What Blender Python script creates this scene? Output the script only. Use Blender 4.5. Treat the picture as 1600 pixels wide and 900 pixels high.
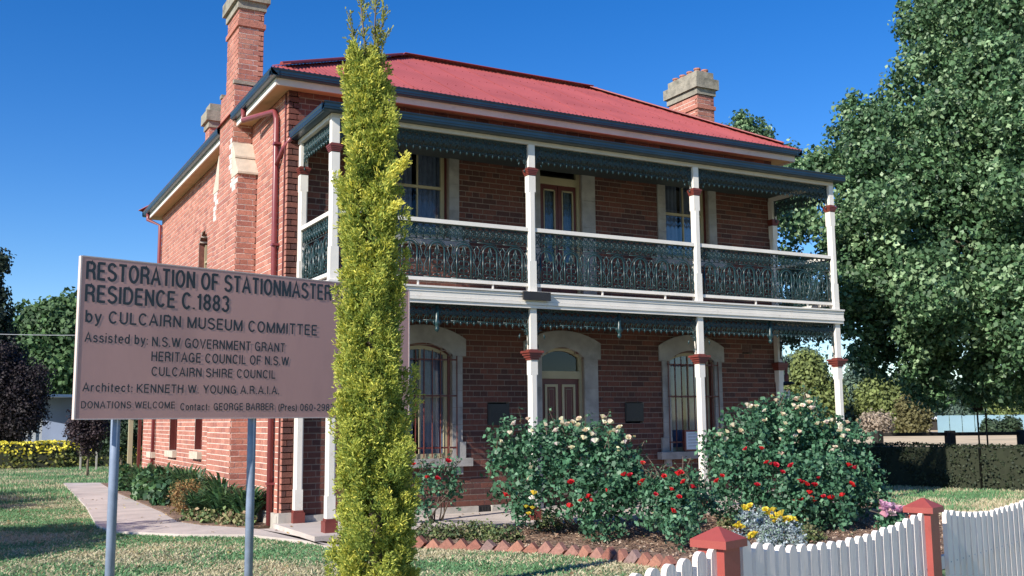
import bpy, bmesh, math, random
import numpy as np
from mathutils import Vector, Matrix
random.seed(7); rng = np.random.default_rng(7)
PI = math.pi
for o in list(bpy.data.objects): bpy.data.objects.remove(o)
scene = bpy.context.scene
COL = scene.collection

# ------------------------------------------------------------ camera
CAM = np.array([-4.1278, -12.4571, 1.3903]); YAW, PITCH, ROLL, FPX = 0.4987, 0.1279, -0.0092, 1586.47
_f = np.array([math.sin(YAW)*math.cos(PITCH), math.cos(YAW)*math.cos(PITCH), math.sin(PITCH)])
_r0 = np.array([math.cos(YAW), -math.sin(YAW), 0.0]); _u0 = np.cross(_r0, _f)
_r = _r0*math.cos(ROLL)+_u0*math.sin(ROLL); _u = -_r0*math.sin(ROLL)+_u0*math.cos(ROLL)
cd = bpy.data.cameras.new("camera"); cam = bpy.data.objects.new("camera", cd); COL.objects.link(cam)
cam.matrix_world = Matrix(((_r[0], _u[0], -_f[0], CAM[0]), (_r[1], _u[1], -_f[1], CAM[1]), (_r[2], _u[2], -_f[2], CAM[2]), (0, 0, 0, 1)))
cd.sensor_width = 36; cd.lens = 36*FPX/1600; cd.clip_start = .1; cd.clip_end = 2000
scene.camera = cam

def at(u, v, D):
    """surveyed point: where the sight line of a measured bearing meets depth D"""
    return Vector((CAM + D*(_f+_r*(u-800)/FPX-_u*(v-450)/FPX)).tolist())

def ground_at(u, v, z=-.1):
    d = _f+_r*(u-800)/FPX-_u*(v-450)/FPX
    return Vector((CAM+d*((z-CAM[2])/d[2])).tolist())

def project(P):
    q = np.asarray(P)-CAM; w = q@_f
    return 800+FPX*(q@_r)/w, 450-FPX*(q@_u)/w, w

# ------------------------------------------------------------ light
AZ, SLOPE = math.radians(20.5), .655
sdir = Vector((-math.cos(AZ), -math.sin(AZ), SLOPE*math.cos(AZ))).normalized()   # towards the sun
EL = math.asin(sdir.z)
w = bpy.data.worlds.new("World"); scene.world = w; w.use_nodes = True
nt = w.node_tree; bg = nt.nodes["Background"]
sky = nt.nodes.new("ShaderNodeTexSky"); sky.sky_type = 'NISHITA'; sky.sun_disc = False
sky.sun_elevation = EL; sky.sun_rotation = math.atan2(sdir.x, sdir.y) % (2*PI)
sky.air_density = 1.0; sky.dust_density = 0.2; sky.ozone_density = 3.5; sky.altitude = 600
hs = nt.nodes.new("ShaderNodeHueSaturation"); hs.inputs["Saturation"].default_value = 1.36; hs.inputs["Value"].default_value = 1.25; hs.inputs["Hue"].default_value = .512
nt.links.new(sky.outputs[0], hs.inputs["Color"]); nt.links.new(hs.outputs[0], bg.inputs[0]); bg.inputs[1].default_value = 0.088
sl = bpy.data.lights.new("sun", 'SUN'); sl.energy = 5.0; sl.angle = math.radians(.53); sl.color = (1, .93, .82)
so = bpy.data.objects.new("sun", sl); COL.objects.link(so)
so.rotation_euler = sdir.to_track_quat('Z', 'Y').to_euler()
scene.view_settings.view_transform = 'Standard'; scene.view_settings.look = 'None'
scene.view_settings.exposure = 0.6; scene.view_settings.gamma = 1
scene.render.engine = 'CYCLES'

# ------------------------------------------------------------ materials
def mat(name, col, rough=.7, var=.12, scale=6, bump=.0, bscale=60, tint=False, col2=None, c2scale=1.0, c2lo=.45, c2hi=.6,
        metal=0, trans=0, spec=.5, stretch=None):
    m = bpy.data.materials.new(name); m.use_nodes = True; t = m.node_tree; n = t.nodes; L = t.links
    b = n["Principled BSDF"]; b.inputs["Roughness"].default_value = rough; b.inputs["Metallic"].default_value = metal
    b.inputs["Specular IOR Level"].default_value = spec
    tc = n.new("ShaderNodeTexCoord"); src = tc.outputs["Object"]
    g = n.new("ShaderNodeNewGeometry"); src = g.outputs["Position"]
    if stretch:
        mp = n.new("ShaderNodeMapping"); mp.inputs["Scale"].default_value = stretch; L.new(src, mp.inputs[0]); src = mp.outputs[0]
    if tint:
        a = n.new("ShaderNodeAttribute"); a.attribute_name = "tint"; base = a.outputs["Color"]
    else:
        r = n.new("ShaderNodeRGB"); r.outputs[0].default_value = (*col, 1); base = r.outputs[0]
    if col2:
        nz = n.new("ShaderNodeTexNoise"); nz.inputs["Scale"].default_value = c2scale; nz.inputs["Detail"].default_value = 6; nz.inputs["Roughness"].default_value = .6
        L.new(src, nz.inputs[0])
        mr = n.new("ShaderNodeMapRange"); mr.inputs[1].default_value = c2lo; mr.inputs[2].default_value = c2hi; L.new(nz.outputs[0], mr.inputs[0])
        mx = n.new("ShaderNodeMix"); mx.data_type = 'RGBA'; L.new(mr.outputs[0], mx.inputs[0]); L.new(base, mx.inputs[6]); mx.inputs[7].default_value = (*col2, 1)
        base = mx.outputs[2]
    if var:
        nz = n.new("ShaderNodeTexNoise"); nz.inputs["Scale"].default_value = scale; nz.inputs["Detail"].default_value = 5; L.new(src, nz.inputs[0])
        mr = n.new("ShaderNodeMapRange"); mr.inputs[1].default_value = .3; mr.inputs[2].default_value = .7
        mr.inputs[3].default_value = 1-var; mr.inputs[4].default_value = 1+var; L.new(nz.outputs[0], mr.inputs[0])
        vm = n.new("ShaderNodeVectorMath"); vm.operation = 'SCALE'; L.new(base, vm.inputs[0]); L.new(mr.outputs[0], vm.inputs[3]); base = vm.outputs[0]
    L.new(base, b.inputs["Base Color"])
    if bump:
        nz = n.new("ShaderNodeTexNoise"); nz.inputs["Scale"].default_value = bscale; nz.inputs["Detail"].default_value = 4; L.new(src, nz.inputs[0])
        bp = n.new("ShaderNodeBump"); bp.inputs["Strength"].default_value = bump; bp.inputs["Distance"].default_value = .01
        L.new(nz.outputs[0], bp.inputs["Height"]); L.new(bp.outputs[0], b.inputs["Normal"])
    if trans:
        tr = n.new("ShaderNodeBsdfTranslucent"); L.new(base, tr.inputs[0])
        ms = n.new("ShaderNodeMixShader"); ms.inputs[0].default_value = trans
        L.new(b.outputs[0], ms.inputs[1]); L.new(tr.outputs[0], ms.inputs[2]); L.new(ms.outputs[0], n["Material Output"].inputs[0])
    return m

M = {}
M['brick'] = mat('brick', (.4, .12, .08), .88, .2, 30, .6, 120, tint=True)
M['mortar'] = mat('mortar', (.52, .44, .37), .95, .18, 12, .4, 90, tint=True)
M['stone'] = mat('stone', (.31, .3, .29), .85, .18, 5, .4, 50, col2=(.19, .185, .18), c2scale=3, c2lo=.5, c2hi=.75)
M['stone_pale'] = mat('stone_pale', (.52, .45, .36), .85, .12, 8, .3, 60)
M['stone_grey'] = mat('stone_grey', (.27, .25, .2), .9, .2, 10, .5, 50, col2=(.13, .125, .1), c2scale=4, c2lo=.5, c2hi=.7)
M['plinth'] = mat('plinth', (.4, .37, .33), .9, .15, 8, .4, 50)
M['white'] = mat('white_paint', (.72, .68, .62), .5, .06, 3, .08, 40, col2=(.52, .45, .36), c2scale=9, c2lo=.62, c2hi=.8)
M['cream'] = mat('cream_paint', (.38, .33, .21), .5, .08, 4, .08, 40)
M['fascia'] = mat('fascia_paint', (.55, .49, .42), .55, .08, 3, .1, 40, col2=(.4, .34, .28), c2scale=6, c2lo=.55, c2hi=.8)
M['soffit'] = mat('soffit_paint', (.5, .33, .17), .7, .1, 3)
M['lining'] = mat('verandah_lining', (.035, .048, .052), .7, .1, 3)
M['darkred'] = mat('dark_red_paint', (.1, .022, .018), .4, .12, 8)
M['capred'] = mat('red_paint', (.16, .036, .028), .5, .15, 9, .1, 40, col2=(.12, .03, .025), c2scale=12, c2lo=.55, c2hi=.75)
M['barred'] = mat('bar_paint', (.12, .03, .022), .5, .15, 9)
M['pot'] = mat('terracotta', (.34, .15, .11), .85, .15, 9)
M['reveal'] = mat('reveal_brick_shaded', (.17, .065, .05), .9, .25, 14, .5, 60)  # upper side reveal: recess shade put into a darker brick colour
M['pipe'] = mat('downpipe_paint', (.2, .045, .05), .35, .1, 5)
M['gutter'] = mat('gutter_paint', (.01, .028, .05), .3, .2, 3)
M['gutter_lid'] = mat('gutter_back', (.012, .012, .012), .8, .1, 3)
M['iron'] = mat('green_cast_iron', (.012, .038, .042), .35, .2, 12, .1, 60, col2=(.055, .11, .12), c2scale=25, c2lo=.6, c2hi=.75)
M['roof'] = mat('red_corrugated_iron', (.38, .088, .08), .48, .12, .7, .05, 30, col2=(.31, .07, .062), c2scale=1.3, c2lo=.45, c2hi=.75)
M['flash'] = mat('ridge_capping_paint', (.26, .05, .05), .5, .1, 2)
M['curtain'] = mat('lace_curtain', (.17, .2, .3), .9, .15, 14, .2, 40)
M['curtain_pale'] = mat('door_curtain', (.3, .31, .33), .9, .1, 14, .2, 40)
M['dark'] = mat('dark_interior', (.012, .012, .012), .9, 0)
M['plaque'] = mat('bronze_plaque', (.022, .02, .02), .45, .2, 30, .3, 60)
M['paper'] = mat('white_notice', (.55, .62, .7), .7, .05, 10)
M['conc'] = mat('concrete_path', (.5, .44, .4), .9, .12, 3, .3, 80, col2=(.4, .35, .32), c2scale=.8, c2lo=.4, c2hi=.7)
M['soil'] = mat('garden_soil', (.16, .1, .07), .95, .35, 30, .9, 40, col2=(.33, .22, .15), c2scale=14, c2lo=.5, c2hi=.7)
M['mulch'] = mat('bark_chips', (.2, .13, .1), .95, .3, 50, tint=True)
M['lawn'] = mat('lawn', (.1, .17, .07), .95, .25, 14, .6, 90, col2=(.5, .42, .25), c2scale=.55, c2lo=.44, c2hi=.6)
M['blades'] = mat('grass_blades', (0, 0, 0), .75, .1, 3, tint=True, trans=.25)
M['field'] = mat('dry_field', (.58, .45, .28), .95, .15, .6, .4, 20, col2=(.4, .32, .2), c2scale=.12, c2lo=.45, c2hi=.6)
M['signface'] = mat('sign_face', (.56, .31, .28), .6, .07, 1.5, .03, 30, col2=(.44, .25, .23), c2scale=2.2, c2lo=.5, c2hi=.8, stretch=(1, 1, .35))
M['signedge'] = mat('sign_edge', (.62, .5, .47), .5, .06, 6)
M['letter'] = mat('sign_letters', (.03, .04, .05), .5, 0)
M['pole'] = mat('galvanised_pole', (.19, .24, .34), .45, .15, 12, .05, 40)
M['picket'] = mat('picket_white', (.84, .74, .68), .55, .05, 6, .25, 60, col2=(.66, .56, .47), c2scale=16, c2lo=.56, c2hi=.8, stretch=(1, 1, .22))
M['postred'] = mat('post_red', (.29, .06, .05), .45, .08, 6, .08, 50, col2=(.21, .05, .04), c2scale=8, c2lo=.55, c2hi=.8)
M['bark'] = mat('bark', (.13, .1, .075), .9, .3, 12, .8, 30)
M['palebark'] = mat('pale_bark', (.4, .38, .34), .9, .2, 12, .5, 30)
M['leaf'] = mat('leaf', (0, 0, 0), .5, .0, tint=True, trans=.28, spec=.5)
M['leafmatt'] = mat('leaf_matt', (0, 0, 0), .7, .0, tint=True, trans=.25)
M['needle'] = mat('cypress_foliage', (0, 0, 0), .8, .0, tint=True, trans=.38)
M['petal'] = mat('petal', (0, 0, 0), .6, 0, tint=True, trans=.25)
M['hedgecore'] = mat('hedge_twigs', (.02, .025, .012), .95, .2, 10)
M['shedwall'] = mat('blue_grey_sheeting', (.12, .155, .24), .6, .1, 1)
M['shedroof'] = mat('pale_roof_sheeting', (.5, .54, .6), .5, .08, 1)
M['teal'] = mat('teal_sheeting', (.2, .33, .4), .6, .08, .5)
M['darkwood'] = mat('dark_timber', (.02, .017, .015), .85, .2, 6, .3, 20)
M['stake'] = mat('stake_timber', (.4, .38, .34), .9, .15, 10)
M['wire'] = mat('wire', (.35, .37, .4), .5, 0, metal=.3)
M['vent'] = mat('terracotta_vent', (.13, .07, .06), .9, .2, 30)
gm = bpy.data.materials.new('glass'); gm.use_nodes = True; gb = gm.node_tree.nodes["Principled BSDF"]
gb.inputs["Base Color"].default_value = (.9, .95, 1, 1); gb.inputs["Roughness"].default_value = .02
gt = gm.node_tree.nodes.new("ShaderNodeBsdfTransparent"); gg = gm.node_tree.nodes.new("ShaderNodeBsdfGlossy"); gg.inputs["Roughness"].default_value = .03
fr = gm.node_tree.nodes.new("ShaderNodeFresnel"); fr.inputs[0].default_value = 1.5
gx = gm.node_tree.nodes.new("ShaderNodeMixShader")
gl = gm.node_tree.links; gl.new(fr.outputs[0], gx.inputs[0]); gl.new(gt.outputs[0], gx.inputs[1]); gl.new(gg.outputs[0], gx.inputs[2]); gl.new(gx.outputs[0], gm.node_tree.nodes["Material Output"].inputs[0])
gt.inputs[0].default_value = (.8, .85, .88, 1)
M['glass'] = gm

# ------------------------------------------------------------ mesh helpers
class MB:
    def __init__(s): s.v = []; s.f = []; s.c = []
    def face_block(s, vs, fs, tint=None):
        b = len(s.v); s.v.extend(vs); s.f.extend([tuple(i+b for i in f) for f in fs])
        s.c.extend([tint or (1, 1, 1)]*len(vs))
    def box(s, x0, x1, y0, y1, z0, z1, tint=None, skip=''):
        vs = [(x0, y0, z0), (x1, y0, z0), (x1, y1, z0), (x0, y1, z0), (x0, y0, z1), (x1, y0, z1), (x1, y1, z1), (x0, y1, z1)]
        fs = {'b': (0, 3, 2, 1), 't': (4, 5, 6, 7), 'f': (0, 1, 5, 4), 'k': (2, 3, 7, 6), 'r': (1, 2, 6, 5), 'l': (3, 0, 4, 7)}
        s.face_block(vs, [f for k, f in fs.items() if k not in skip], tint)
    def bar(s, a, b, w, h=None, up=(0, 0, 1), tint=None):
        a = Vector(a); b = Vector(b); d = (b-a).normalized(); h = h or w
        u = Vector(up); r = d.cross(u)
        if r.length < 1e-4: r = d.cross(Vector((1, 0, 0)))
        r.normalize(); u = r.cross(d)
        vs = []
        for p in (a, b):
            for i, j in ((-1, -1), (1, -1), (1, 1), (-1, 1)): vs.append(tuple(p+r*w/2*i+u*h/2*j))
        s.face_block(vs, [(0, 1, 2, 3), (7, 6, 5, 4), (0, 4, 5, 1), (1, 5, 6, 2), (2, 6, 7, 3), (3, 7, 4, 0)], tint)
    def tube(s, pts, r, n=5, tint=None, cap=True):
        pts = [Vector(p) for p in pts]; rs = r if isinstance(r, (list, tuple)) else [r]*len(pts)
        vs = []; fs = []; prev = None
        for i, p in enumerate(pts):
            d = (pts[min(i+1, len(pts)-1)]-pts[max(i-1, 0)]).normalized()
            if prev is None:
                prev = d.orthogonal().normalized()
            prev = (prev-d*prev.dot(d)).normalized(); q = d.cross(prev)
            for k in range(n):
                a = 2*PI*k/n; vs.append(tuple(p+(prev*math.cos(a)+q*math.sin(a))*rs[i]))
        for i in range(len(pts)-1):
            for k in range(n): fs.append((i*n+k, i*n+(k+1) % n, (i+1)*n+(k+1) % n, (i+1)*n+k))
        if cap: fs.append(tuple(range(n-1, -1, -1))); fs.append(tuple((len(pts)-1)*n+k for k in range(n)))
        s.face_block(vs, fs, tint)
    def prism(s, prof, z0, z1, tint=None):           # outline in xy, extruded in z
        n = len(prof); vs = [(x, y, z0) for x, y in prof]+[(x, y, z1) for x, y in prof]
        s.face_block(vs, [tuple(range(n-1, -1, -1)), tuple(range(n, 2*n))]+[(k, (k+1) % n, n+(k+1) % n, n+k) for k in range(n)], tint)
    def mesh(s, name, m, smooth=False):
        me = bpy.data.meshes.new(name); me.from_pydata(s.v, [], s.f)
        at_ = me.attributes.new('tint', 'FLOAT_COLOR', 'POINT'); arr = np.ones((len(s.v), 4), 'f'); arr[:, :3] = np.array(s.c, 'f'); at_.data.foreach_set('color', arr.ravel())
        me.materials.append(m)
        if smooth: me.polygons.foreach_set('use_smooth', [True]*len(me.polygons))
        me.update(); return me
    def build(s, name, m, parent=None, smooth=False):
        return link(name, s.mesh(name, m, smooth), parent)

def link(name, me, parent=None, loc=None, rz=0):
    o = bpy.data.objects.new(name, me); COL.objects.link(o)
    if parent is not None:
        o.parent = parent
        if loc is None and parent.location.length > 0 and not parent.get('_local'):
            o.matrix_parent_inverse = Matrix.Translation(-world_of(parent))
    if loc is not None: o.location = loc; o.rotation_euler[2] = rz
    return o

def world_of(o):
    v = Vector((0, 0, 0))
    while o: v = v+Vector(o.location)+ (o.matrix_parent_inverse.to_translation() if o.parent else Vector((0,0,0))); o = o.parent
    return v

def thing(name, label, cat, loc=(0, 0, 0), group=None):
    o = bpy.data.objects.new(name, None); o.empty_display_size = .2; COL.objects.link(o); o.location = loc
    o['label'] = label; o['category'] = cat
    if group: o['group'] = group
    return o
def tag(o, label, cat, group=None):
    o['label'] = label; o['category'] = cat
    if group: o['group'] = group
    return o
def struct(o): o['kind'] = 'structure'; return o
def stuff(o): o['kind'] = 'stuff'; return o

def np_mesh(name, V, F, C, m, smooth=False):
    """V (n,3), F (m,4) quads, C (n,3) point tint"""
    me = bpy.data.meshes.new(name); n = len(V); k = len(F)
    me.vertices.add(n); me.vertices.foreach_set('co', np.ascontiguousarray(V, 'f').ravel())
    me.loops.add(k*4); me.loops.foreach_set('vertex_index', np.ascontiguousarray(F, 'i').ravel())
    me.polygons.add(k); me.polygons.foreach_set('loop_start', np.arange(0, 4*k, 4, dtype='i'))
    me.update(calc_edges=True)
    a = me.attributes.new('tint', 'FLOAT_COLOR', 'POINT'); arr = np.ones((n, 4), 'f'); arr[:, :3] = C; a.data.foreach_set('color', arr.ravel())
    me.materials.append(m); return me

def unit(a): return a/np.maximum(np.linalg.norm(a, axis=-1, keepdims=True), 1e-9)

def leaves(pos, out, size, cols, width=.7, fold=.25, droop=.0, rnd=.8):
    """diamond leaves, folded along the midrib. returns V,F,C"""
    n = len(pos); size = np.broadcast_to(size, (n,))[:, None]
    nrm = unit(out+rng.normal(0, rnd, (n, 3)))
    t = unit(np.cross(nrm, rng.normal(0, 1, (n, 3)))); t[:, 2] -= droop; t = unit(t)
    s = unit(np.cross(nrm, t)); nrm = np.cross(t, s)
    p0 = pos-t*size*.5; p2 = pos+t*size*.5
    p1 = pos+s*size*width*.5+nrm*size*fold*.5-t*size*.05; p3 = pos-s*size*width*.5+nrm*size*fold*.5-t*size*.05
    V = np.stack([p0, p1, p2, p3], 1).reshape(-1, 3)
    F = np.arange(4*n).reshape(n, 4)
    return V, F, np.repeat(cols, 4, axis=0)

def cat_parts(parts):
    Vs, Fs, Cs, b = [], [], [], 0
    for V, F, C in parts: Vs.append(V); Fs.append(F+b); Cs.append(C); b += len(V)
    return np.concatenate(Vs), np.concatenate(Fs), np.concatenate(Cs)

def palette(n, cols, jit=.12):
    c = np.array(cols)[rng.integers(0, len(cols), n)]
    return np.clip(c*(1+rng.normal(0, jit, (n, 1))), .002, 1)

def crown_points(lobes, dens, clump=.3, per=14, shell=.55):
    """leaf clumps scattered in ellipsoid lobes (c, r); lumpy, with holes"""
    P, O = [], []
    for lb in lobes:
        c, r = lb[0], lb[1]; dn = dens*(lb[2] if len(lb) > 2 else 1)
        c = np.array(c); r = np.array(r if hasattr(r, '__len__') else (r, r, r))
        A = 4*PI*np.mean(r)**2; n = max(6, int(A*dn))
        d = unit(rng.normal(0, 1, (n, 3)))
        rad = shell+(1-shell)*rng.random(n)**.5
        lump = 1+.13*np.sin(d[:, 0]*7+c[0]*3)*np.sin(d[:, 1]*6+c[1])*1.5+.08*rng.normal(0, 1, n)
        q = c+d*r*(rad*lump)[:, None]
        k = per
        qq = np.repeat(q, k, 0)+unit(rng.normal(0, 1, (n*k, 3)))*(rng.random((n*k, 1))**.5)*clump
        oo = unit(np.repeat(d, k, 0)*.8+unit(qq-np.repeat(q, k, 0))*.9+np.array([0, 0, .35]))
        P.append(qq); O.append(oo)
    return np.concatenate(P), np.concatenate(O)

def crown(lobes, dens, leaf, cols, clump=.3, per=14, shell=.55, width=.75, m='leaf', name='crown', jit=.15, rnd=.7, droop=.2, zmin=None):
    P, O = crown_points(lobes, dens, clump, per, shell)
    if zmin is not None:
        k = P[:, 2] > zmin; P, O = P[k], O[k]
    n = len(P)
    cc = np.repeat(palette((n+per-1)//per, cols, jit), per, 0)[:n]*(1+rng.normal(0, .1, (n, 1)))
    V, F, C = leaves(P, O, leaf*(.7+.6*rng.random(n)), np.clip(cc, .002, 1), width, rnd=rnd, droop=droop)
    return np_mesh(name, V, F, C, M[m])

def limb(mb, a, b, r0, r1, n=6, wob=.12, seg=6):
    a = Vector(a); b = Vector(b); L = (b-a).length; pts = []
    for i in range(seg+1):
        t = i/seg; p = a.lerp(b, t)+Vector((random.uniform(-1, 1), random.uniform(-1, 1), 0))*wob*L*.12*(0 if i in (0, seg) else 1)
        p.z += math.sin(t*PI)*L*.05; pts.append(p)
    mb.tube(pts, [r0+(r1-r0)*i/seg for i in range(seg+1)], n)

def tree(name, label, base, trunk_top, r, lobes, dens, leaf, cols, group=None, cat='tree', bark='bark', **k):
    t = thing(name, label, cat, base, group)
    mb = MB(); limb(mb, base, trunk_top, r, r*.6, 8)
    big = sorted(lobes, key=lambda l: -np.mean(l[1]))[:14]
    for c, rr, *_x in big: limb(mb, Vector(base).lerp(Vector(trunk_top), .8), c, r*.42, r*.08, 5)
    mb.build('trunk', M[bark], t, True)
    link('crown', crown(lobes, dens, leaf, cols, **k), t)
    return t

# ============================================================ GROUND
def sheet(name, pts, z, m, kind=True):
    mb = MB(); mb.face_block([(x, y, z) for x, y in pts], [tuple(range(len(pts)))])
    o = mb.build(name, M[m]); return struct(o)

sheet('lawn', [(-400, -400), (900, -400), (900, 900), (-400, 900)], -.1, 'lawn')
sheet('field', [(20, -60), (900, -60), (900, 900), (34, 900), (20, 12)], -.092, 'field')
# concrete path along the side wall, and the apron at the verandah corner
mb = MB()
mb.prism([(-.24, 1.5), (-.24, -.75), (-.02, -.95), (-.5, .35), (-.75, .98), (-1.5, 1.5), (-2.2, 2.4), (-2.28, 3.4), (-2.05, 7), (-1.75, 14.8), (-.95, 14.3), (-1.12, 10.5), (-1.12, 5), (-1.2, 3.2), (-1.0, 2.5), (-.55, 1.75), (-.45, 1.52)][::-1], -.3, -.06)
struct(mb.build('path', M['conc']))
mb = MB(); mb.box(-.25, 9.3, -.3, 1.55, -.3, 0)
struct(mb.build('verandah_floor', M['conc']))
# garden bed
BED = [(-.1, -.32), (.55, -1.0), (1.0, -1.6), (1.45, -2.15), (1.85, -2.75), (2.02, -3.4), (2.12, -4.1), (2.3, -5.6), (5, -5.6), (8.4, -2.6), (9.6, -.32)]
bm_ = MB(); nx, ny = 150, 90; vs = []; idx = {}
def in_poly(x, y, poly):
    c = False; j = len(poly)-1
    for i in range(len(poly)):
        if (poly[i][1] > y) != (poly[j][1] > y) and x < (poly[j][0]-poly[i][0])*(y-poly[i][1])/(poly[j][1]-poly[i][1])+poly[i][0]: c = not c
        j = i
    return c
for i in range(nx):
    for j in range(ny):
        x = -.2+9.9*i/(nx-1); y = -5.7+5.42*j/(ny-1)
        idx[i, j] = len(vs); vs.append((x, y, -.06+.018*math.sin(x*5+y*3)+random.uniform(-.014, .014)))
fs = [(idx[i, j], idx[i+1, j], idx[i+1, j+1], idx[i, j+1]) for i in range(nx-1) for j in range(ny-1) if in_poly(*vs[idx[i, j]][:2], BED) and in_poly(*vs[idx[i+1, j+1]][:2], BED)]
bm_.face_block(vs, fs); struct(bm_.build('garden_bed', M['soil'], None, True))
# mulch chips
n = 5200; X = rng.uniform(-.1, 9.5, n*3); Y = rng.uniform(-5.5, -.3, n*3)
k = np.array([in_poly(a, b, BED) for a, b in zip(X, Y)]); X, Y = X[k], Y[k]; n = len(X)
V, F, C = leaves(np.stack([X, Y, -.045+rng.random(n)*.02], 1), np.tile([0, 0, 1.], (n, 1)), .045, palette(n, [(.22, .13, .09), (.35, .24, .16), (.1, .06, .05), (.42, .33, .25)]), .45, rnd=.4)
stuff(link('mulch', np_mesh('mulch', V, F, C, M['mulch'])))
# side bed between path and wall
mb = MB(); mb.prism([(-.16, 1.9), (-.16, 13.6), (-1.0, 13.9), (-1.1, 10.5), (-1.1, 5), (-1.18, 3.2), (-.98, 2.5), (-.5, 1.8)], -.12, -.05); struct(mb.build('side_bed', M['soil']))

# grass blades on the visible lawn
def blades(n, region, h, excl):
    x0, x1, y0, y1 = region; X = rng.uniform(x0, x1, n); Y = rng.uniform(y0, y1, n)
    u, v, ww = project(np.stack([X, Y, np.full(n, -.1)], 1)); k = (u > -40) & (u < 1660) & (v < 930)
    X, Y = X[k], Y[k]
    for poly in excl: kk = np.array([not in_poly(a, b, poly) for a, b in zip(X, Y)]); X, Y = X[kk], Y[kk]
    n = len(X); a = rng.uniform(0, PI, n); hh = h*(.4+rng.random(n)); wd = .006+.006*rng.random(n)
    dx, dy = np.cos(a)*wd, np.sin(a)*wd; lx, ly = rng.normal(0, .022, n), rng.normal(0, .022, n)
    z0 = np.full(n, -.1)
    V = np.stack([np.stack([X-dx, Y-dy, z0], 1), np.stack([X+dx, Y+dy, z0], 1), np.stack([X+lx+dx*.3, Y+ly+dy*.3, z0+hh], 1), np.stack([X+lx-dx*.3, Y+ly-dy*.3, z0+hh], 1)], 1).reshape(-1, 3)
    s = (np.sin(X*1.9+Y*.8)+np.sin(Y*2.3-X*.7)+np.sin(X*4.1+Y*3.3)*.6+np.sin(-X*2.7+Y*5.1)*.6)/3.2
    dry = (rng.random(n) < np.clip(.3+.95*s+np.clip((1.0-Y)*.09, 0, .4), .04, .92))[:, None]
    g = palette(n, [(.12, .27, .12), (.11, .24, .1), (.15, .3, .13)], .06); b_ = palette(n, [(.5, .45, .29), (.45, .39, .25), (.55, .5, .34)], .06)
    C = np.repeat(np.where(dry, b_, g), 4, 0)
    return np_mesh('grass', V, np.arange(4*n).reshape(n, 4), C, M['blades'])
PATHP = [(-.24, 1.6), (-.24, -.75), (-.02, -.95), (-.5, .35), (-.75, .98), (-1.5, 1.5), (-2.2, 2.4), (-2.28, 3.4), (-2.05, 7), (-1.75, 14.8), (-.15, 14.3), (-.15, 1.6)]
stuff(link('grass', blades(190000, (-4.3, 3, -6, 9), .022, [PATHP, BED, [(-.25, -.3), (9.3, -.3), (9.3, 14), (-.25, 14)]])))
stuff(link('grass', blades(60000, (-4.3, 3, 9, 27), .05, [PATHP, [(-.15, -.3), (9.3, -.3), (9.3, 14), (-.15, 14)]])))
stuff(link('grass', blades(60000, (8, 20, -4, 3.5), .04, [BED])))

n = 700; X = rng.uniform(-3.5, 6, n); Y = rng.uniform(-5, 9, n); kk = ~((X > -.2) & (Y > 1.3)); X, Y = X[kk], Y[kk]; n = len(X)
on = (X > -.22) & (Y > -.28); pth = np.array([in_poly(a, b, PATHP) for a, b in zip(X, Y)])
V, F, C = leaves(np.stack([X, Y, np.where(on, .008, np.where(pth, -.05, -.078))], 1), np.tile([0, 0, 1.], (n, 1)), .035+.03*rng.random(n), palette(n, [(.3, .2, .09), (.42, .3, .12), (.2, .13, .07), (.35, .32, .12)]), .6, rnd=.3)
stuff(link('fallen_leaves', np_mesh('fallen_leaves', V, F, C, M['mulch'])))

# ============================================================ HOUSE
H = thing('brick_house', 'two storey red brick house with red iron roof and cast iron verandah', 'house', (0, 0, 0))
D = 1.515; XL, XR, YM, YR = -.149, 9.03, 7.6, 11.85
ZT = 6.16; CO = .0862
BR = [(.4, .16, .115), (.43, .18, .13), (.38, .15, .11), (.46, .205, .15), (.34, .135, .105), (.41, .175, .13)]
BR_SHADE = [(.125, .044, .032), (.105, .037, .029), (.145, .052, .037), (.08, .031, .026), (.13, .046, .034), (.07, .028, .025)]  # front wall copy of the brick, verandah shade put into the colour
bricks = []   # (x0,x1,y0,y1,z0,z1,tint,kind)
wallmb = MB()
def arch_half(z, wh, zs, za):
    """half width of a segmental arched opening at height z"""
    if z <= zs: return wh
    h = za-zs; R = (wh*wh+h*h)/(2*h); zc = za-R; q = R*R-(z-zc)**2
    return math.sqrt(q) if q > 0 and z < za else 0
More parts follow.
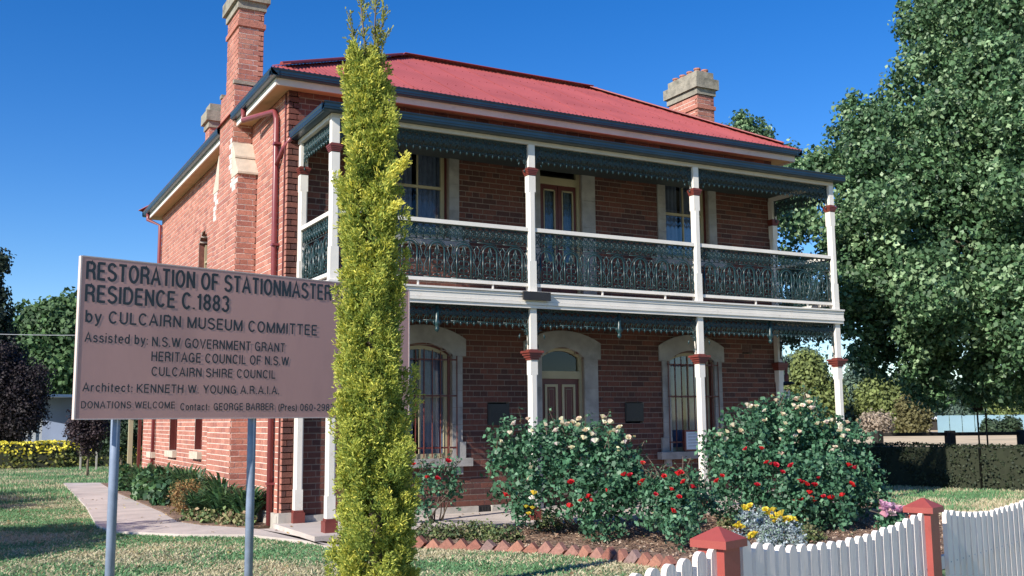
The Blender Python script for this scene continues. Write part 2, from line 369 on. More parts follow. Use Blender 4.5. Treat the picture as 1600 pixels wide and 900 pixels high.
def wall(axis, fixed, s0, s1, z0, z1, openings, depth=.11, sign=-1, pal=BR, patch=None, off=0.0, backing=True):
    """axis 'x': wall runs along x at y=fixed facing -y; axis 'y': runs along y at x=fixed facing -x (sign -1) or +x"""
    nc = int(round((z1-z0)/CO))
    for c in range(nc):
        za = z0+c*CO; zb = min(za+CO, z1); zm = (za+zb)/2
        cuts = []
        for (oc, wh, b, zs, zap) in openings:
            if b <= zm < zap:
                hw = arch_half(zm, wh, zs, zap)
                if hw > 0: cuts.append((oc-hw, oc+hw))
        def segs(a, b):
            out = [(a, b)]
            for ca, cb in cuts:
                nw = []
                for p, q in out:
                    if cb <= p or ca >= q: nw.append((p, q))
                    else:
                        if ca-p > .02: nw.append((p, ca))
                        if q-cb > .02: nw.append((cb, q))
                out = nw
            return out
        def put(p, q, n, f, zlo, zhi, tint, store):
            # n = front offset (proud), f = back depth
            if axis == 'x': bx = (p, q, fixed-n, fixed+f, zlo, zhi)
            elif sign < 0: bx = (fixed-n, fixed+f, p, q, zlo, zhi)
            else: bx = (fixed-f, fixed+n, p, q, zlo, zhi)
            if store: bricks.append((*bx, tint, axis if sign < 0 else 'n', q-p, pal is BR_SHADE))
            else: wallmb.box(*bx, tint=(.24, .19, .155) if (axis == 'x' and pal is BR_SHADE) else (.66, .57, .5))  # front wall mortar darker as well, shade painted into its tint
        if backing:
            for p, q in segs(s0, s1): put(p, q, 0, depth-.02, za, zb, None, False)
        header = (c % 4 == 3); Lb = .12 if header else .24
        x = s0-((c % 2)*Lb/2)+off*((c*7) % 3)*0
        while x < s1:
            for p, q in segs(max(x, s0), min(x+Lb, s1)):
                if q-p > .03:
                    tint = random.choice(pal); j = 1+random.gauss(0, .07); tint = tuple(max(.01, t*j) for t in tint)
                    a = max(p+.005, s0 if p <= s0 else p+.005); bq = q-.005 if q < s1 else q
                    if p <= s0: a = p
                    ym = (p+q)/2
                    if patch and patch(ym, zm): tint = (.62, .55, .52)
                    put(a, bq, .005+random.uniform(-.0015, .0015), depth-.01, za+.007, zb-.007, tint, True)
            x += Lb
    return
# front wall openings  (centre, half width, bottom, spring, apex)
WG = [(1.95, .48, .81, 2.36, 2.53), (7.0, .48, .81, 2.36, 2.53)]
DG = (4.39, .4, 0.0, 2.36, 2.52)
WU = [(1.9, .48, 4.13, 5.44, 5.62), (7.0, .48, 4.13, 5.44, 5.62)]
DU = (4.4, .4, 3.17, 5.44, 5.62)
fo = WG+[DG]+WU+[DU]+[(8.265, .115, 2.53, 2.68, 2.681), (3.22, .188, 1.293, 1.62, 1.621), (5.77, .183, 1.326, 1.626, 1.627)]
wall('x', D, XL, XR, .09, ZT, fo, pal=BR_SHADE)
# left wall openings (arched narrow windows) + chimney breast gap handled by overlap
so_ = [(7.18, .4, 3.9, 4.8, 5.0), (7.1, .33, .84, 2.2, 2.4), (9.6, .42, .8, 2.3, 2.45)]
wall('y', XL, D, YR, .09, ZT, so_, depth=.17)
wall('y', XL, YR, 13.5, .09, 2.75, [(12.0, .33, .72, 2.1, 2.3)], off=.1, depth=.17)
# chimney breast (lower, upper, shaft), each with a brick front face (-y) and outer face (-x)
def patchA(y, z):
    if z > 5.35 and z < 5.95 and y < 3.75-(z-5.35)*-.3 and y > 3.62-(5.95-z)*.55: return False
    return False
def patch_lo(y, z):
    a = 3.2+(z-4.9)*.5 < y < 3.42+(z-5.25)*.15+.25 and 5.02 < z < 5.9
    b = 4.62-(z-5.1)*.12 < y < 4.87-(z-5.1)*.2 and 4.72 < z < 5.9 and random.random() < .9
    return a or b
XO = -.46
def stack(x0, x1, y0, y1, z0, z1, pal=BR, patch=None):
    wall('x', y0, x0, x1, z0, z1, [], depth=.1, pal=BR)
    wall('y', x0, y0+.006, y1, z0, z1, [], depth=.1, patch=patch, off=.3)
    wall('y', x1, y0, y1, z0, z1, [], depth=.1, sign=1)
    wallmb.box(x0+.05, x1-.05, y1-.1, y1, z0, z1)
stack(XO, XL+.05, 3.2, 4.87, .09, 5.23, patch=patch_lo)
stack(XO, XL+.05, 3.57, 4.52, 5.23, 6.82, patch=patch_lo)
stack(XO+.06, .0, 3.62, 4.42, 6.82, 8.1)
stack(8.92, 9.34, 3.45, 4.4, 6.5, 7.98)
stack(.08, .45, 8.0, 8.4, 6.2, 7.3)
# split bricks: the 300 that show largest singly, the rest as one part
B = bricks
cx = np.array([[(b[0]+b[1])/2, (b[2]+b[3])/2, (b[4]+b[5])/2] for b in B])
u, v, dd = project(cx)
full = np.array([abs(b[8]-.24) < .011 or abs(b[8]-.12) < .011 for b in B]) & np.array([b[7] != 'n' for b in B])
area = np.array([b[8] for b in B])/dd**2*np.array([.87 if b[7] == 'x' else .5 for b in B])
hid = ((u > 100) & (u < 645) & (v > 385+(u-120)*.128) & (v < 658)) | ((u > 510) & (u < 650)) | ((v > 650) & (u > 770)) | ((u < 425) & (v > 720)) | (v < 5) | (v > 800)
hid |= (u > 650) & (v > 345) & (v < 510) | ((u > 455) & (u < 520) & (v > 300) & (v < 450))
for oc in [(700, 735, 480, 720)]: pass
score = np.where(full & ~hid, area, 0); order = np.argsort(-score); single = set(order[:300].tolist())
rest = MB()
tmpl = {}
for L_ in ('s', 'h'):
    for i in range(8):
        t = MB(); hl = .1145 if L_ == 's' else .0545
        c = BR_SHADE[i % 6]; j = .9+.03*i
        for pal, key in ((BR_SHADE, 'f'), (BR, 'y')):
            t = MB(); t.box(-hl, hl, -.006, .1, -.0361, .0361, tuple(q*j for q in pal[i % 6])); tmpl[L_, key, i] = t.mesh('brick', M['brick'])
for i, b in enumerate(B):
    if i in single:
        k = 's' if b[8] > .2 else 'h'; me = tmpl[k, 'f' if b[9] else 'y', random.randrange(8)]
        cz = (b[4]+b[5])/2
        if b[7] == 'x': o = link('brick', me, H, ((b[0]+b[1])/2, b[2]+.006, cz))
        else: o = link('brick', me, H, (b[0]+.006, (b[2]+b[3])/2, cz), -PI/2)
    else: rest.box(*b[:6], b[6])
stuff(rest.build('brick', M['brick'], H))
# brick wall bodies not seen from the front
wallmb.box(XR-.11, XR, D+.1, YM, .0, ZT); wallmb.box(5.7, XR-.12, YM-.1, YM, 0, ZT); wallmb.box(5.6, 5.7, YM, YR, 0, ZT); wallmb.box(XL+.1, 5.6, YR-.1, YR, 0, ZT)
wallmb.box(XL+.1, 4, 13.4, 13.5, 0, 2.75); wallmb.box(3.9, 4, YR, 13.4, 0, 2.75)
wallmb.build('wall', M['mortar'], H)
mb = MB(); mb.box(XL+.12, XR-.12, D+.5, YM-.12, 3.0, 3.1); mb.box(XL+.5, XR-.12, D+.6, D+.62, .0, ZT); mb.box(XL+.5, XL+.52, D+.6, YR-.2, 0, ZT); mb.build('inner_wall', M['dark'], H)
# plinth with vents
mb = MB()
xs = [XL-.05, 2.85, 3.06, 5.9, 6.1, XR+.02]
for a, b in ((xs[0], xs[1]), (xs[2]+.02, xs[3]), (xs[4], xs[5])):
    if a < DG[0]-.4 < b: mb.box(a, DG[0]-.41, D-.05, D+.05, 0, .09); mb.box(DG[0]+.41, b, D-.05, D+.05, 0, .09)
    else: mb.box(a, b, D-.05, D+.05, 0, .09)
mb.box(XL-.05, XL+.02, D-.048, 13.5, -.1, .12); mb.box(XL-.052, XL+.25, D-.052, D+.03, 0, .135)
mb.build('plinth', M['plinth'], H)
for x0 in (2.85, 5.9):
    mb = MB(); mb.box(x0+.002, x0+.208, D-.02, D+.05, .002, .088)
    for k in range(4): mb.box(x0+.01+k*.05, x0+.04+k*.05, D-.028, D-.019, .01, .08)
    mb.build('floor_vent', M['plaque'], H)
mb = MB(); mb.box(8.15, 8.38, D+.01, D+.06, 2.53, 2.68)
for k in range(5):
    for q in range(3): mb.box(8.165+k*.042, 8.19+k*.042, D+.0, D+.011, 2.545+q*.045, 2.575+q*.045)
mb.build('wall_vent', M['vent'], H)
# plaques
def plaque(x0, x1, z0, z1, lab):
    mb = MB(); mb.box(x0, x1, D-.02, D+.05, z0, z1); mb.box(x0+.02, x1-.02, D-.026, D-.0199, z0+.02, z1-.02)
    for k in range(6):
        zz = z1-.06-k*.042; mb.box(x0+.05+random.random()*.02, x1-.05-random.random()*.04, D-.029, D-.0259, zz, zz+.012)
    tag(mb.build('wall_plaque', M['plaque']), lab, 'plaque', 'plaques beside the front door')
plaque(3.03, 3.405, 1.293, 1.618, 'dark square plaque on brick wall between barred window and front door')
plaque(5.585, 5.95, 1.328, 1.626, 'dark square plaque on brick wall right of the front door')

# surrounds, windows, doors
def arch_pts(xc, wh, zs, za, n=12):
    pts = []
    h = za-zs; R = (wh*wh+h*h)/(2*h); zc = za-R; a0 = math.asin(min(1, wh/R))
    for i in range(n+1):
        a = -a0+2*a0*i/n; pts.append((xc+R*math.sin(a), zc+R*math.cos(a)))
    return pts
def band(mb, inner, outer, y0, y1):
    """solid strip between two matching xz polylines"""
    n = len(inner); vs = []
    for (a, b) in zip(inner, outer):
        vs += [(a[0], y0, a[1]), (b[0], y0, b[1]), (b[0], y1, b[1]), (a[0], y1, a[1])]
    fs = []
    for i in range(n-1):
        o = 4*i; p = o+4
        fs += [(o, p, p+1, o+1), (o+1, p+1, p+2, o+2), (o+3, o+2, p+2, p+3), (o, o+3, p+3, p)]
    fs += [(0, 1, 2, 3), (4*n-1, 4*n-2, 4*n-3, 4*n-4)]
    mb.face_block(vs, fs)
def surround(op, win, parent, jw=.165):
    xc, wh, z0, zs, za = op
    mb = MB(); zj = zs+.0
    out = arch_pts(xc, wh+jw+.06, zs+.24, za+.27); inn = arch_pts(xc, wh+.001, zs, za+.001)
    band(mb, inn, out, D-.035, D+.09)
    for s in (-1, 1):
        a, b = xc+s*(wh+.001), xc+s*(wh+jw+.06)
        mb.box(min(a, b), max(a, b), D-.035, D+.09, zs-.02, zs+.001)
        p = [(a, zs), (b, zs), (b, zs+.24)]
        y0, y1 = D-.035, D+.09
        mb.face_block([(x, y0, z) for x, z in p]+[(x, y1, z) for x, z in p], [(0, 1, 2), (1, 4, 5, 2), (0, 2, 5, 3)])
        b2 = xc+s*(wh+jw); zb = z0+.24 if win else z0
        nb = 5; hh = (zs-.02-zb)/nb
        for k in range(nb): mb.box(min(a, b2), max(a, b2), D-.034, D+.09, zb+k*hh, zb+(k+1)*hh-.003)
        if win:
            b3 = xc+s*(wh+jw+.05); mb.box(min(a, b3), max(a, b3), D-.045, D+.09, z0, z0+.24)
    mb.build('window_surround' if win else 'door_surround', M['stone'], parent)
    if win:
        mb = MB(); mb.box(xc-wh-jw-.13, xc+wh+jw+.13, D-.12, D+.12, z0-.12, z0-.001); 
        for s in (-1, 1): mb.box(xc+s*(wh+.1)-.06, xc+s*(wh+.1)+.06, D-.06, D+.02, z0-.24, z0-.121)
        mb.build('sill', M['stone'], parent)
def curtain(x0, x1, z0, z1, y, parent, m='curtain', waves=9):
    mb = MB(); n = 60; vs = []; fs = []
    for i in range(n+1):
        x = x0+(x1-x0)*i/n; yy = y+.02*math.sin(i/n*waves*2*PI)+.006*math.sin(i*2.3)
        vs += [(x, yy, z0), (x, yy+.01*math.sin(i), z1)]
    for i in range(n): fs.append((2*i, 2*i+2, 2*i+3, 2*i+1))
    mb.face_block(vs, fs); mb.build('curtain', M[m], parent, True)
def pane(inn_pts, z0, y, parent, x0=None, x1=None):
    mb = MB(); pts = [(inn_pts[0][0], z0)]+list(inn_pts)+[(inn_pts[-1][0], z0)]
    mb.face_block([(x, y, z) for x, z in pts], [tuple(range(len(pts)))]); mb.build('pane', M['glass'], parent)
def window(op, bars, upper):
    xc, wh, z0, zs, za = op
    mb = MB(); y0 = D+.07
    band(mb, arch_pts(xc, wh-.035, zs, za-.035), arch_pts(xc, wh, zs, za), y0, y0+.06)
    for s in (-1, 1):
        a, b = xc+s*wh, xc+s*(wh-.035); mb.box(min(a, b), max(a, b), y0, y0+.06, z0, zs)
    W = mb.build('window', M['darkred'], H)
    surround(op, True, W)
    mb = MB(); y1 = y0+.02; zm = z0+(za-z0)*.54
    band(mb, arch_pts(xc, wh-.09, zs, za-.09), arch_pts(xc, wh-.035, zs, za-.035), y1, y1+.05)
    for s in (-1, 1):
        a, b = xc+s*(wh-.035), xc+s*(wh-.09); mb.box(min(a, b), max(a, b), y1, y1+.05, z0, zs)
    mb.box(xc-wh+.09, xc+wh-.09, y1, y1+.05, z0, z0+.07)
    mb.box(xc-wh+.09, xc+wh-.09, y1-.004, y1+.05, zm-.02, zm+.02)
    mb.box(xc-.011, xc+.011, y1+.006, y1+.04, z0+.07, zm-.02); mb.box(xc-.011, xc+.011, y1+.006, y1+.04, zm+.02, za-.085)
    mb.build('sash', M['cream'], W)
    pane(arch_pts(xc, wh-.09, zs, za-.09), z0+.07, y1+.025, W)
    curtain(xc-wh+.02, xc-.04 if upper else xc-.06, z0+.02, za, y0+.16, W, waves=5)
    curtain(xc+.04, xc+wh-.02, z0+.02, za, y0+.165, W, waves=5)
    if bars:
        n = 9; x0 = xc-wh-.06
        for k in range(n):
            x = x0+(2*wh+.12)*k/(n-1); q = min(abs(x-xc), wh)
            top = zs+(za-zs)*(1-(q/wh)**2)*.8-.06 if abs(x-xc) < wh else zs-.02
            mb = MB(); mb.tube([(x, D-.055, z0+.02), (x, D-.055, top)], .009, 6); mb.build('bar', M['barred'], W)
        for zz in (zs-.08, z0+(za-z0)*.54, z0+.16):
            mb = MB(); mb.box(x0-.01, x0+2*wh+.13, D-.05, D-.044, zz-.012, zz+.012); mb.build('bar', M['darkred'], W)
    return W
for i, op in enumerate(WG): window(op, True, False)
for op in WU: window(op, False, True)
# small framed notice in the right hand window
n_ = thing('notice_board', 'small framed white notice standing behind bars of right ground floor window', 'notice', (6.95, D-.09, .82))
mb = MB(); mb.box(6.73, 7.12, D-.102, D-.075, .812, 1.17); mb.build('frame', M['capred'], n_)
mb = MB(); mb.box(6.76, 7.09, D-.106, D-.1021, .845, 1.14); pm = mb.build('paper', M['paper'], n_)
mb = MB()
for k in range(5): mb.box(6.79+random.random()*.02, 7.02+random.random()*.04, D-.1066, D-.1061, 1.1-k*.05, 1.106-k*.05)
mb.build('print', M['letter'], n_)
# doors
def door_frame(op, zt):
    xc, wh, z0, zs, za = op; y0 = D+.05
    mb = MB()
    band(mb, arch_pts(xc, wh-.05, zs, za-.05), arch_pts(xc, wh, zs, za), y0, y0+.08)
    for s in (-1, 1):
        a, b = xc+s*wh, xc+s*(wh-.05); mb.box(min(a, b), max(a, b), y0, y0+.08, z0, zs)
    mb.box(xc-wh+.05, xc+wh-.05, y0, y0+.08, zt, zt+.12)
    d = mb.build('door', M['cream'], H); surround(op, False, d, .26)
    pane(arch_pts(xc, wh-.05, zs, za-.05), zt+.12, y0+.05, d)
    return d
d = door_frame(DG, 2.02); xc = DG[0]; yy = D+.08
mb = MB(); mb.box(xc-.35, xc+.35, yy, yy+.04, .02, 2.02); mb.build('door_leaf', M['darkred'], d)
for s, (xa, xb) in ((-1, (xc-.29, xc-.05)), (1, (xc+.03, xc+.28))):
    for za_, zb_ in ((.95, 1.93), (.18, .82)):
        mb = MB()
        for a, b, c_, e in ((xa, xa+.04, za_, zb_), (xb-.04, xb, za_, zb_), (xa+.04, xb-.04, za_, za_+.04), (xa+.04, xb-.04, zb_-.04, zb_)): mb.box(a, b, yy-.014, yy+.001, c_, e)
        mb.box(xa+.075, xb-.075, yy-.009, yy+.001, za_+.075, zb_-.075)
        mb.build('door_moulding', M['cream'], d)
        mb = MB(); mb.box(xa+.08, xb-.08, yy-.013, yy-.0089, za_+.08, zb_-.08); mb.build('door_panel', M['darkred'], d)
mb = MB(); mb.tube([(xc+.31, yy-.03, 1.0), (xc+.31, yy, 1.0)], .02, 8); mb.build('handle', M['pole'], d)
mb = MB(); mb.box(xc-.36, xc+.36, D-.06, D+.1, .0, .025); mb.build('threshold', M['plinth'], d)
d = door_frame(DU, 5.2); xc = DU[0]
for s in (-1, 1):
    x0, x1 = (xc-.345, xc-.005) if s < 0 else (xc+.005, xc+.345)
    mb = MB(); mb.box(x0, x0+.07, yy, yy+.04, 3.2, 5.2); mb.box(x1-.05, x1, yy, yy+.04, 3.2, 5.2); mb.box(x0+.07, x1-.05, yy, yy+.04, 5.12, 5.2); mb.box(x0+.07, x1-.05, yy, yy+.04, 3.2, 3.9)
    l = mb.build('door_leaf', M['darkred'], d)
    mb = MB(); a, b = x0+.07, x1-.05
    mb.box(a, a+.016, yy-.008, yy+.03, 3.9, 5.12); mb.box(b-.016, b, yy-.008, yy+.03, 3.9, 5.12); mb.box(a, b, yy-.008, yy+.03, 5.1, 5.121); mb.box(a, b, yy-.008, yy+.03, 3.9, 3.92)
    mb.build('bead', M['cream'], d)
    mb = MB(); mb.box(a, b, yy+.018, yy+.022, 3.9, 5.12); mb.build('pane', M['glass'], d)
    curtain(a-.02, b+.02, 3.85, 5.16, yy+.09, d, 'curtain_pale', 4)

# side windows (deep reveals, upper one coloured as shaded, dark red infill, stone sill)
for (c, wh, z0, zs, za), sill in zip(so_+[(12.0, .33, .72, 2.1, 2.3)], (1, 1, 1, 1)):
    mb = MB(); x = XL+.14
    pts = [(c-wh, z0)]+arch_pts(c, wh, zs, za)+[(c+wh, z0)]
    mb.face_block([(x+.03, y, z) for y, z in pts], [tuple(range(len(pts)))])
    W = mb.build('window', M['darkred'], H)
    mb = MB()
    for a, b in ((c-wh, c-wh+.05), (c+wh-.05, c+wh), (c-.012, c+.012)): mb.box(x-.03, x+.028, a, b, z0, zs)
    mb.box(x-.03, x+.028, c-wh+.05, c+wh-.05, (z0+za)/2-.02, (z0+za)/2+.02)
    mb.build('sash', M['cream'] if z0 > 3 else M['darkred'], W)
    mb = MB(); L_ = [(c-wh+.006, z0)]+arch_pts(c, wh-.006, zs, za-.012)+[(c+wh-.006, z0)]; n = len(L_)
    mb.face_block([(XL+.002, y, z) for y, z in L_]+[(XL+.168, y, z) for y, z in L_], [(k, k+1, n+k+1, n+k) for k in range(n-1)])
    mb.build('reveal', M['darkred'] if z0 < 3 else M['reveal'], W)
    mb = MB(); mb.box(XL-.09, XL+.08, c-wh-.04, c+wh+.04, z0-.13, z0-.001); mb.build('sill', M['stone_pale'], W)

# chimney stone dressings
def slope_cap(x0, x1, ya, za, yb, zb, t=.035):
    """weathering stone from (ya,za) low/outer up to (yb,zb) high/inner, two courses"""
    mb = MB()
    for a, b, e in ((0, .5, .03), (.5, 1, .0)):
        y0, z0 = ya+(yb-ya)*a, za+(zb-za)*a; y1, z1 = ya+(yb-ya)*b, za+(zb-za)*b
        s = -1 if yb > ya else 1
        P = [(y0+s*(t+e*.3), z0-.0), (y1+s*t*.6, z1), (y1-s*.0+.0, z1), (y0, z0)]
        P = [(y0+s*(.05 if a == 0 else .03), z0), (y0+s*(.05 if a == 0 else .03), z0+.03), (y1+s*.012, z1), (yb-s*.02, z1), (yb-s*.02, z0)]
        vs = [(x0, y, z) for y, z in P]+[(x1, y, z) for y, z in P]; n = len(P)
        mb.face_block(vs, [tuple(range(n)), tuple(range(2*n-1, n-1, -1))]+[(k, (k+1) % n, n+(k+1) % n, n+k) for k in range(n)])
    mb.build('weathering_stone', M['stone_pale'], H)
slope_cap(XO-.012, XL+.05, 3.2, 5.23, 3.57, 5.82); slope_cap(XO-.012, XL+.05, 4.87, 5.23, 4.52, 5.82)
def ring(x0, x1, y0, y1, z0, z1, e, name='chimney_cap', m='stone_grey', par=H):
    mb = MB(); mb.box(x0-e, x1+e, y0-e, y1+e, z0, z1); return mb.build(name, M[m], par)
def top(x0, x1, y0, y1, zb, zs, brickband=True, pots=3):
    # brick string courses, then stone cap in two courses
    for z, e in ((zb-.3, .03),):
        mb = MB(); n = 4
        for k in range(n):
            mb.box(x0-e, x1+e, y0-e, y1+e, z+.002, z+.08, BR[k]) if k == 0 else None
        mb.build('brick_band', M['brick'], c_)
    ring(x0, x1, y0, y1, zb, zb+.13, .035, par=c_)
    ring(x0, x1, y0, y1, zb+.13, zb+.34, .085, par=c_)
    ring(x0, x1, y0, y1, zb+.34, zb+.5, .01, par=c_)
    for k in range(pots):
        y = y0+(y1-y0)*(k+.5)/pots; xm = (x0+x1)/2
        for s in ((-1, 1) if pots > 2 else (0,)):
            mb = MB(); mb.tube([(xm+s*.1, y, zb+.5), (xm+s*.1, y, zb+.56), (xm+s*.1, y, zb+.56), (xm+s*.1, y, zb+.59)], [.065, .06, .075, .075], 10); mb.build('chimney_pot', M['pot'], c_)
for (x0, x1, y0, y1, zb) in ((XO+.06, 0, 3.62, 4.42, 8.1), (8.92, 9.34, 3.45, 4.4, 7.98), (.08, .45, 8.0, 8.4, 7.3)):
    mb = MB(); mb.box(x0+.09, x1-.09, y0+.09, y1-.09, zb-1, zb); c_ = mb.build('chimney', M['mortar'], H)
    top(x0, x1, y0, y1, zb, zb, pots=4 if x0 > 8 else (2 if x0 < 0 else 0))
mb = MB(); mb.box(XO-.02, XL+.05, 3.55, 3.63, 6.8, 6.86); mb.box(XO-.02, XL+.05, 4.42, 4.55, 6.8, 6.86); mb.build('ledge_stone', M['stone_grey'], H)

# ---- roof
EX, EXR, EF, EB = -.5166, 9.4714, 1.148, 12.41; ZE = 6.30; RX1, RX2, RY, RZ = 2.81, 6.96, 4.47, 8.10; RYB = 9.1
EBM = 2*RY-EF; XW = 2*RX1-EX
def slope(name, O, S, T, slen, tfun, zrise_per_t, par=H, m='roof', amp=.009, pitch=.076, t0=None):
    """corrugated slope: O eave origin (x,y,z), S unit along the eave, T unit horizontal upslope, tfun(s)->(tlo,thi)"""
    ns = int(slen/pitch*4); vs = []; fs = []
    for i in range(ns+1):
        s = slen*i/ns; lo, hi = tfun(s)
        for t in (lo, hi):
            z = O[2]+t*zrise_per_t+amp*math.sin(2*PI*s/pitch)
            vs.append((O[0]+S[0]*s+T[0]*t, O[1]+S[1]*s+T[1]*t, z))
    for i in range(ns): fs.append((2*i, 2*i+2, 2*i+3, 2*i+1))
    mb = MB(); mb.face_block(vs, fs); return mb.build(name, M[m], par, True)
rp = (RZ-ZE)/(RX1-EX)
wF = EXR-EX
def tF(s): x = EX+s; return (0, max(0.001, min(RY-EF, (x-EX), (EXR-x)*(RY-EF)/(EXR-RX2))))
slope('roof_slope', (EX, EF, ZE), (1, 0), (0, 1), wF, tF, rp)
def tL(s): return (0, max(.001, min(RX1-EX, s, (EB-EF-s))))
slope('roof_slope', (EX, EB, ZE), (0, -1), (1, 0), EB-EF, tL, rp)
def tR(s): h = (EBM-EF); return (0, max(.001, (EXR-RX2)*(1-abs(s-h/2)/(h/2))))
slope('roof_slope', (EXR, EF, ZE), (0, 1), (-1, 0), EBM-EF, tR, (RZ-ZE)/(EXR-RX2))
def tB(s): x = EXR-s; return (0 if x > XW else min(XW-x, RY-EF-.001), max(.001, min(RY-EF, (EXR-x)*(RY-EF)/(EXR-RX2))))
slope('roof_slope', (EXR, EBM, ZE), (-1, 0), (0, -1), EXR-RX1, tB, rp)
def tW(s): y = EBM-(RX1-EX)*0+s; return (0, max(.001, min(RX1-EX, EB-y)))
slope('roof_slope', (XW, EBM, ZE), (0, 1), (-1, 0), EB-EBM, tW, rp)
mb = MB(); mb.face_block([(RX1, RY, RZ), (XW, EBM, ZE), (RX1, EBM, RZ)], [(0, 1, 2)]); mb.build('roof_slope', M['roof'], H)
slope('roof_slope', (XW, EB, ZE), (-1, 0), (0, -1), XW-EX, lambda s: (0, max(.001, min(s, XW-EX-s))), rp)
mb = MB()
lines = [((EX+.2, EF+.2, ZE+.11), (RX1, RY, RZ)), ((RX1, RY, RZ), (RX2, RY, RZ)), ((RX2, RY, RZ), (EXR-.2, EF+.27, ZE+.14)), ((RX1, RY, RZ), (RX1, RYB, RZ)), ((RX1, RYB, RZ), (EX, EB, ZE)), ((RX1, RYB, RZ), (XW, EB, ZE)), ((RX2, RY, RZ), (EXR, EBM, ZE))]
for a, b in lines:
    a = Vector(a)+Vector((0, 0, .02)); b = Vector(b)+Vector((0, 0, .02)); mb2 = MB(); mb2.bar(a, b, .3, .012); mb2.tube([a+Vector((0, 0, .015)), b+Vector((0, 0, .015))], .028, 8); mb2.build('ridge_capping', M['flash'], H)
# roof screws: rows of small heads on the front slope
mb = MB()
for row in (.12, .9, 1.75, 2.6, 3.2):
    x = EX+row+.1
    while x < EXR-row*.76-.1:
        t = row; z = ZE+t*rp+.012; mb.box(x-.006, x+.006, EF+t-.006, EF+t+.006, z-.004, z+.005); x += .152
stuff(mb.build('roof_screw', M['flash'], H))
mb = MB(); x = EX+.7
while x < EXR-.6:
    t1 = tF(x-EX)[1]-.03
    mb.bar((x, EF+.02, ZE+.02*rp+.011), (x, EF+t1, ZE+t1*rp+.011), .03, .004); x += .762
mb.build('sheet_lap', M['roof'], H)['kind'] = 'stuff'
# gutters, fascias and soffits
def gutter(a, b, out, z, par=H, w=.115, h=.11):
    a = Vector(a); b = Vector(b); out = Vector(out); mb = MB()
    prof = [(0, -h), (w*.75, -h), (w*.95, -h*.6), (w*.9, -h*.35), (w, -h*.1), (w, 0), (w-.008, 0), (w-.012, -h*.85), (.01, -h*.9), (0, 0)]
    vs = []
    for p in (a, b):
        for q, zz in prof: vs.append(tuple(Vector((p.x, p.y, z))+out*q+Vector((0, 0, zz))))
    n = len(prof); fs = [(k, (k+1) % n, n+(k+1) % n, n+k) for k in range(n)]+[tuple(range(n)), tuple(range(2*n-1, n-1, -1))]
    mb.face_block(vs, fs); return mb.build('gutter', M['gutter'], par)
gw = .115
GF = EF+.0; 
gutter((EX-.0, EF+gw, 0), (EXR+.0, EF+gw, 0), (0, -1, 0), ZE)
for y0, y1 in ((EF+0.0, 3.62-.02), (4.52+.02, EB)): gutter((EX+gw, y0, 0), (EX+gw, y1, 0), (-1, 0, 0), ZE-.001)
gutter((EXR-gw, EF, 0), (EXR-gw, EBM, 0), (1, 0, 0), ZE-.001)
gutter((XW-gw, EBM, 0), (XW-gw, EB, 0), (1, 0, 0), ZE-.001); gutter((EX, EB-gw, 0), (XW, EB-gw, 0), (0, 1, 0), ZE)
# dark eave box behind gutter, cream lower board, soffit
mb = MB(); mb.box(EX+gw+.001, EXR-gw-.001, EF+gw+.001, EF+gw+.02, 6.2, 6.29); mb.box(EX+gw+.001, EX+gw+.02, EF+gw+.02, 3.57, 6.2, 6.29); mb.box(EX+gw+.001, EX+gw+.02, 4.53, EB-gw, 6.2, 6.29); mb.build('eave_board', M['gutter_lid'], H)
fx, fy = EX+.1, EF+.1
mb = MB(); mb.box(fx, EXR-.1, fy, fy+.025, 6.09, 6.205); mb.build('fascia_board', M['fascia'], H)
for y0, y1 in ((fy+.026, 3.56), (4.53, EB-.1)):
    mb = MB(); mb.box(fx, fx+.025, y0, y1, 6.09, 6.205); mb.build('fascia_board', M['white'], H)
mb = MB(); mb.box(EXR-.125, EXR-.1, fy+.026, EBM-.1, 6.09, 6.205); mb.build('fascia_board', M['fascia'], H)
mb = MB(); mb.box(fx+.025, EXR-.125, fy+.025, D-.012, 6.12, 6.14); mb.box(fx+.025, XL-.012, D-.012, 3.56, 6.12, 6.14); mb.box(fx+.025, XL-.012, 4.53, YR, 6.12, 6.14); mb.box(fx+.025, 5.9, YR+.01, EB-.12, 6.12, 6.14); mb.box(XR+.012, EXR-.125, D-.012, EBM-.1, 6.12, 6.14)
mb.build('soffit', M['soffit'], H)
mb = MB(); mb.box(XL-.2, 4.2, YR+.05, 13.75, 2.75, 2.8); mb.build('lean_to_roof', M['roof'], H)
# rear verandah post
mb = MB(); mb.box(-.42, -.32, 13.9, 14.0, -.1, 1.5); mb.box(-.46, -.28, 13.86, 14.04, 1.5, 1.57); mb.box(-.41,-.33,13.91,13.99,1.57,2.75); mb.build('verandah_post', M['cream'], H)
mb = MB(); mb.box(-.25, -.18, 13.55, 13.65, -.1, 2.6); mb.box(-.42, 1, 13.85, 14.05, 2.6, 2.75); mb.build('rear_frame', M['darkred'], H)
